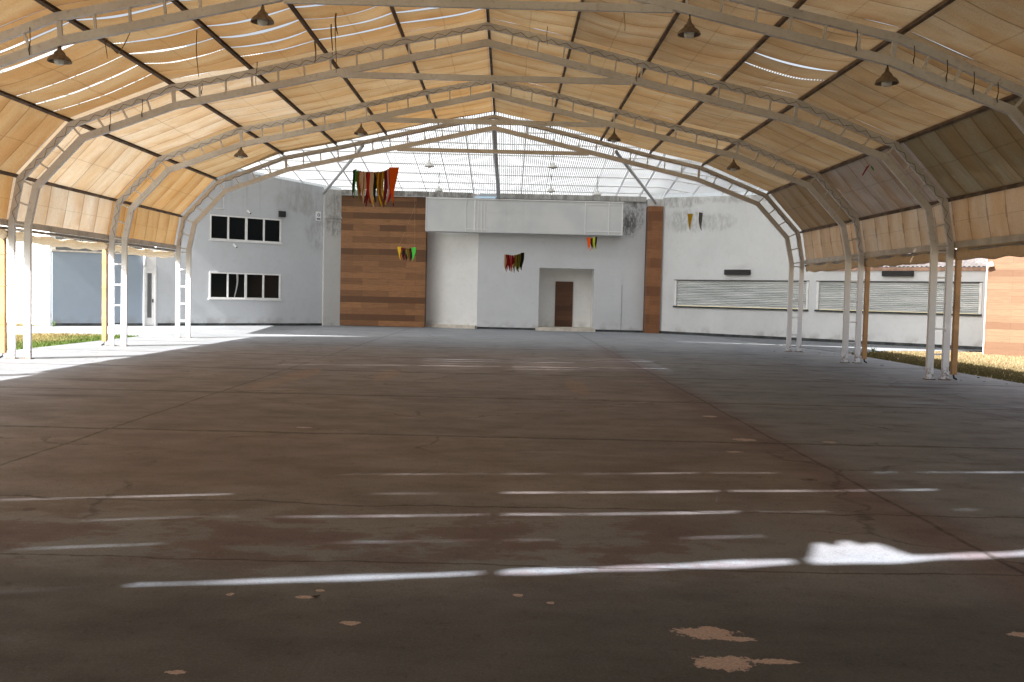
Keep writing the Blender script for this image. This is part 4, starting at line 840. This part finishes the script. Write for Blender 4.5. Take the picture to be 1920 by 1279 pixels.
bunting('small cluster of pink, white and black pennants above the doorway', (0.50, 28.4, 2.86), (0.99, 27.0, 2.86), ['cream', 'wine', 'red', 'wine', 'pink', 'red', 'pink', 'wine', 'olive', 'brown', 'olive', 'black', 'olive', 'black', 'black'], 0.17, 0.47, ((0.5, Y4, 7.0), (0.9, FY[2], 6.9)), 7)
bunting('tiny cluster of orange, black and yellow pennants under the balcony', (3.66, 38.0, 4.0), (3.93, 37.0, 3.98), ['orange', 'orange', 'black', 'olive', 'acid', 'black'], 0.19, 0.46, ((3.5, 46.7, 6.1), (4.0, Y4, 6.2)), 9, (0, 4))
bunting('two loose pennants, one yellow and one grey, before the off white wall', (5.60, 28.0, 4.14), (6.40, 28.9, 4.30), ['yellow', 'slate'], 0.19, 0.48, ((5.0, FY[3], 6.0), (6.6, Y4, 5.65)), 11, (0,))
t = thing('bunting', 'short red and green pennants dangling before the grey knee fabric on the right', 'bunting', (9.37, 24.0, 5.1), 'strings of coloured pennants')
b = MB(); b.hexa([(9.20, 24.0, 4.80), (9.22, 24.0, 4.79), (9.22, 24.02, 4.79), (9.20, 24.02, 4.80), (9.31, 24.0, 5.02), (9.37, 24.0, 5.05), (9.37, 24.02, 5.05), (9.31, 24.02, 5.02)]); b.build('pennant', FL['red'], t)
b = MB(); b.quad((9.40, 24.0, 5.0), (9.46, 24.0, 4.92), (9.53, 24.03, 4.99), (9.53, 24.04, 5.08), (9.44, 24.0, 5.06)); b.build('pennant', FL['green'], t)
MB().tube([(9.05, 24.0, 5.45), (9.34, 24.01, 5.06), (9.50, 24.02, 5.08), (9.4, 24.0, 5.20)], 0.004, 5).build('cord', M['cord'], t)

# ------------------------------------------------------------------ torn strips and ties hanging from the old cover
def fab_z(x):
    a = abs(x)
    for (xa, za), (xb, zb) in zip(FAB, FAB[1:]):
        if xb <= a <= xa: return za+(zb-za)*(xa-a)/(xa-xb)
    return 7.7
rg = random.Random(5)
def rag(x, y, ln, wd, lab, loop=False):
    z = fab_z(x)-0.10; b = MB(); n_ = 8; prev = None; ph = rg.uniform(0, 6)
    for j in range(n_+1):
        u = j/n_
        if loop: px = x+0.45*u; pz = z+0.10*u-ln*(1-abs(2*u-1)**1.3); 
        else: px = x+0.04*math.sin(ph+3*u)*u; pz = z-ln*u
        w_ = wd*(1-0.5*u if not loop else 1)
        row = [Vector((px-w_/2, y, pz)), Vector((px+w_/2, y+0.01*math.sin(ph+5*u), pz+(0.01 if loop else 0)))]
        if prev: b.quad(prev[0], prev[1], row[1], row[0])
        prev = row
    return recentre(tag(b.build('torn_strip', M['rag'], None, True), lab, 'cloth strip', 'torn strips dangling from the sagging cover'))
yy = FY[1]
rag(-6.75, yy+1.6, 0.36, 0.022, 'looped brown cloth strip sagging below the left shoulder purlin', True)
for x, dy, ln, wd, lab in ((-5.3, 2.2, 0.85, 0.022, 'longest brown torn strip hanging from the sagging cover, left'), (-6.55, 1.1, 0.55, 0.02, 'thin torn strip beside the far left lamp'),
                       (-3.05, 3.5, 0.62, 0.03, 'thick torn strip hanging beside the second left purlin'), (-2.85, 2.9, 0.40, 0.04, 'short dark rag under the slits left of the ridge'),
                       (-2.95, 3.4, 1.0, 0.02, 'thin torn thread beside the thick torn strip'), (-3.55, 4.4, 0.45, 0.035, 'short torn strip over the frame, left of centre'), (-4.9, 5.0, 0.5, 0.02, 'short torn thread at the left shoulder frame'),
                       (2.6, 2.0, 0.5, 0.015, 'thin torn thread right of the ridge'), (1.3, 4.7, 0.4, 0.015, 'short torn thread near the ridge on the right')):
    rag(x, yy+dy, ln, wd, lab)
TL = ['short dark tie cord hanging from the nearest frame beside the far right lamp', 'dark tie cord on the nearest frame, first right of the far right lamp', 'dark tie cord on the nearest frame, second right of the far right lamp', 'paired dark tie cord on the nearest frame at the right edge', 'long dark tie cord on the nearest frame, last at the right edge',
      'short dark tie cord on the second visible frame, left shoulder', 'dark tie cord on the second visible frame at the left knee', 'dark tie cord on the second visible frame, between the left knee and shoulder', 'dark tie cord on the nearest frame by the far left lamp', 'dark tie cord on the second visible frame right of the ridge']
for lab, (x, fi, ln) in zip(TL, ((6.2, 1, 0.35), (7.15, 1, 0.30), (7.7, 1, 0.36), (8.15, 1, 0.38), (8.55, 1, 0.34), (-6.2, 2, 0.25), (-8.2, 2, 0.45), (-7.5, 2, 0.40), (-7.3, 1, 0.45), (3.3, 2, 0.40))):
    zt = (out_roof(x) if abs(x) < 6.89 else lerp((6.898, 6.02), (9.077, 5.164), (abs(x)-6.898)/2.179)[1]) - 0.03; y = FY[fi]-0.055
    b = MB(); b.tube([(x, y, zt), (x+0.01, y-0.005, zt-ln*0.5), (x-0.012, y-0.01, zt-ln*0.8), (x, y-0.008, zt-ln)], [0.007, 0.006, 0.011, 0.006], 6)
    recentre(tag(b.build('tie_cord', M['cord'], None, True), lab, 'tie cord', 'tie cords hanging from the frames'))

# ------------------------------------------------------------------ dry leaves and weeds
rg = random.Random(17)
def leaf(x, y, z, r, lab, grp):
    b = MB(); a = rg.uniform(0, 6.28); n_ = 6; pr = None
    for j in range(n_+1):
        u = j/n_; wd = r*0.55*math.sin(math.pi*min(0.97, u+0.03)); cx = (u-0.5)*2*r; h = 0.35*r*(2*u-1)**2
        row = [Vector((x+cx*math.cos(a)-q*wd*math.sin(a), y+cx*math.sin(a)+q*wd*math.cos(a), z+0.004+h+0.25*wd*abs(q))) for q in (-1, 0, 1)]
        if pr:
            b.quad(pr[0], pr[1], row[1], row[0]); b.quad(pr[1], pr[2], row[2], row[1])
        pr = row
    return recentre(tag(b.build('dry_leaf', M['rag'] if rg.random() < 0.4 else M['dirt'], None, True), lab, 'leaf', grp))
for (x, y) in ((10.9, 32.0), (11.3, 31.9), (11.6, 31.4), (10.3, 27.0), (10.75, 26.2), (10.6, 21.5), (11.0, 21.3), (11.3, 20.8), (11.5, 22.4), (10.2, 31.7), (9.6, 32.4), (11.55, 25.4)):
    leaf(x+rg.uniform(-0.1, 0.1), y, 0.0, rg.uniform(0.03, 0.06), 'small dark dry leaf on the pale floor edge by the right columns', 'dry leaves by the right columns')
leaf(-0.42, 5.19, 0.0, 0.028, 'brown curled dry leaf near the front edge, beside the pale paint chips', 'dry leaves on the near floor')
leaf(3.43, 8.98, 0.0, 0.035, 'dark dry leaf on the right of the near floor, between two light streaks', 'dry leaves on the near floor')
def weed(x, y, lab, n_=14, h=0.22):
    b = MB()
    for _ in range(n_):
        a = rg.uniform(0, 6.28); l = h*rg.uniform(0.5, 1.1); wd = 0.012; o_ = rg.uniform(0, 0.05); px, py = x+o_*math.cos(a), y+o_*math.sin(a); out = rg.uniform(0.25, 0.8)*l
        t1 = Vector((px+math.cos(a)*out*0.4, py+math.sin(a)*out*0.4, l*0.6-0.02)); t2 = Vector((px+math.cos(a)*out, py+math.sin(a)*out, l-0.02)); s_ = Vector((-math.sin(a)*wd, math.cos(a)*wd, 0))
        p_ = Vector((px, py, -0.02)); b.quad(p_-s_*0.5, p_+s_*0.5, t1+s_, t1-s_); b.quad(t1-s_, t1+s_, t2)
    return recentre(tag(b.build('weed', M['leaf']), lab, 'weed'))
weed(11.95, 31.6, 'dark green weed tuft at the corner of the dry lawn beside the second right column'); weed(13.4, 33.9, 'small green weed tuft on the far edge of the dry lawn')
weed(-17.45, 38.9, 'weed tuft at the foot of the annex wall where it meets the white wall', 18, 0.3)
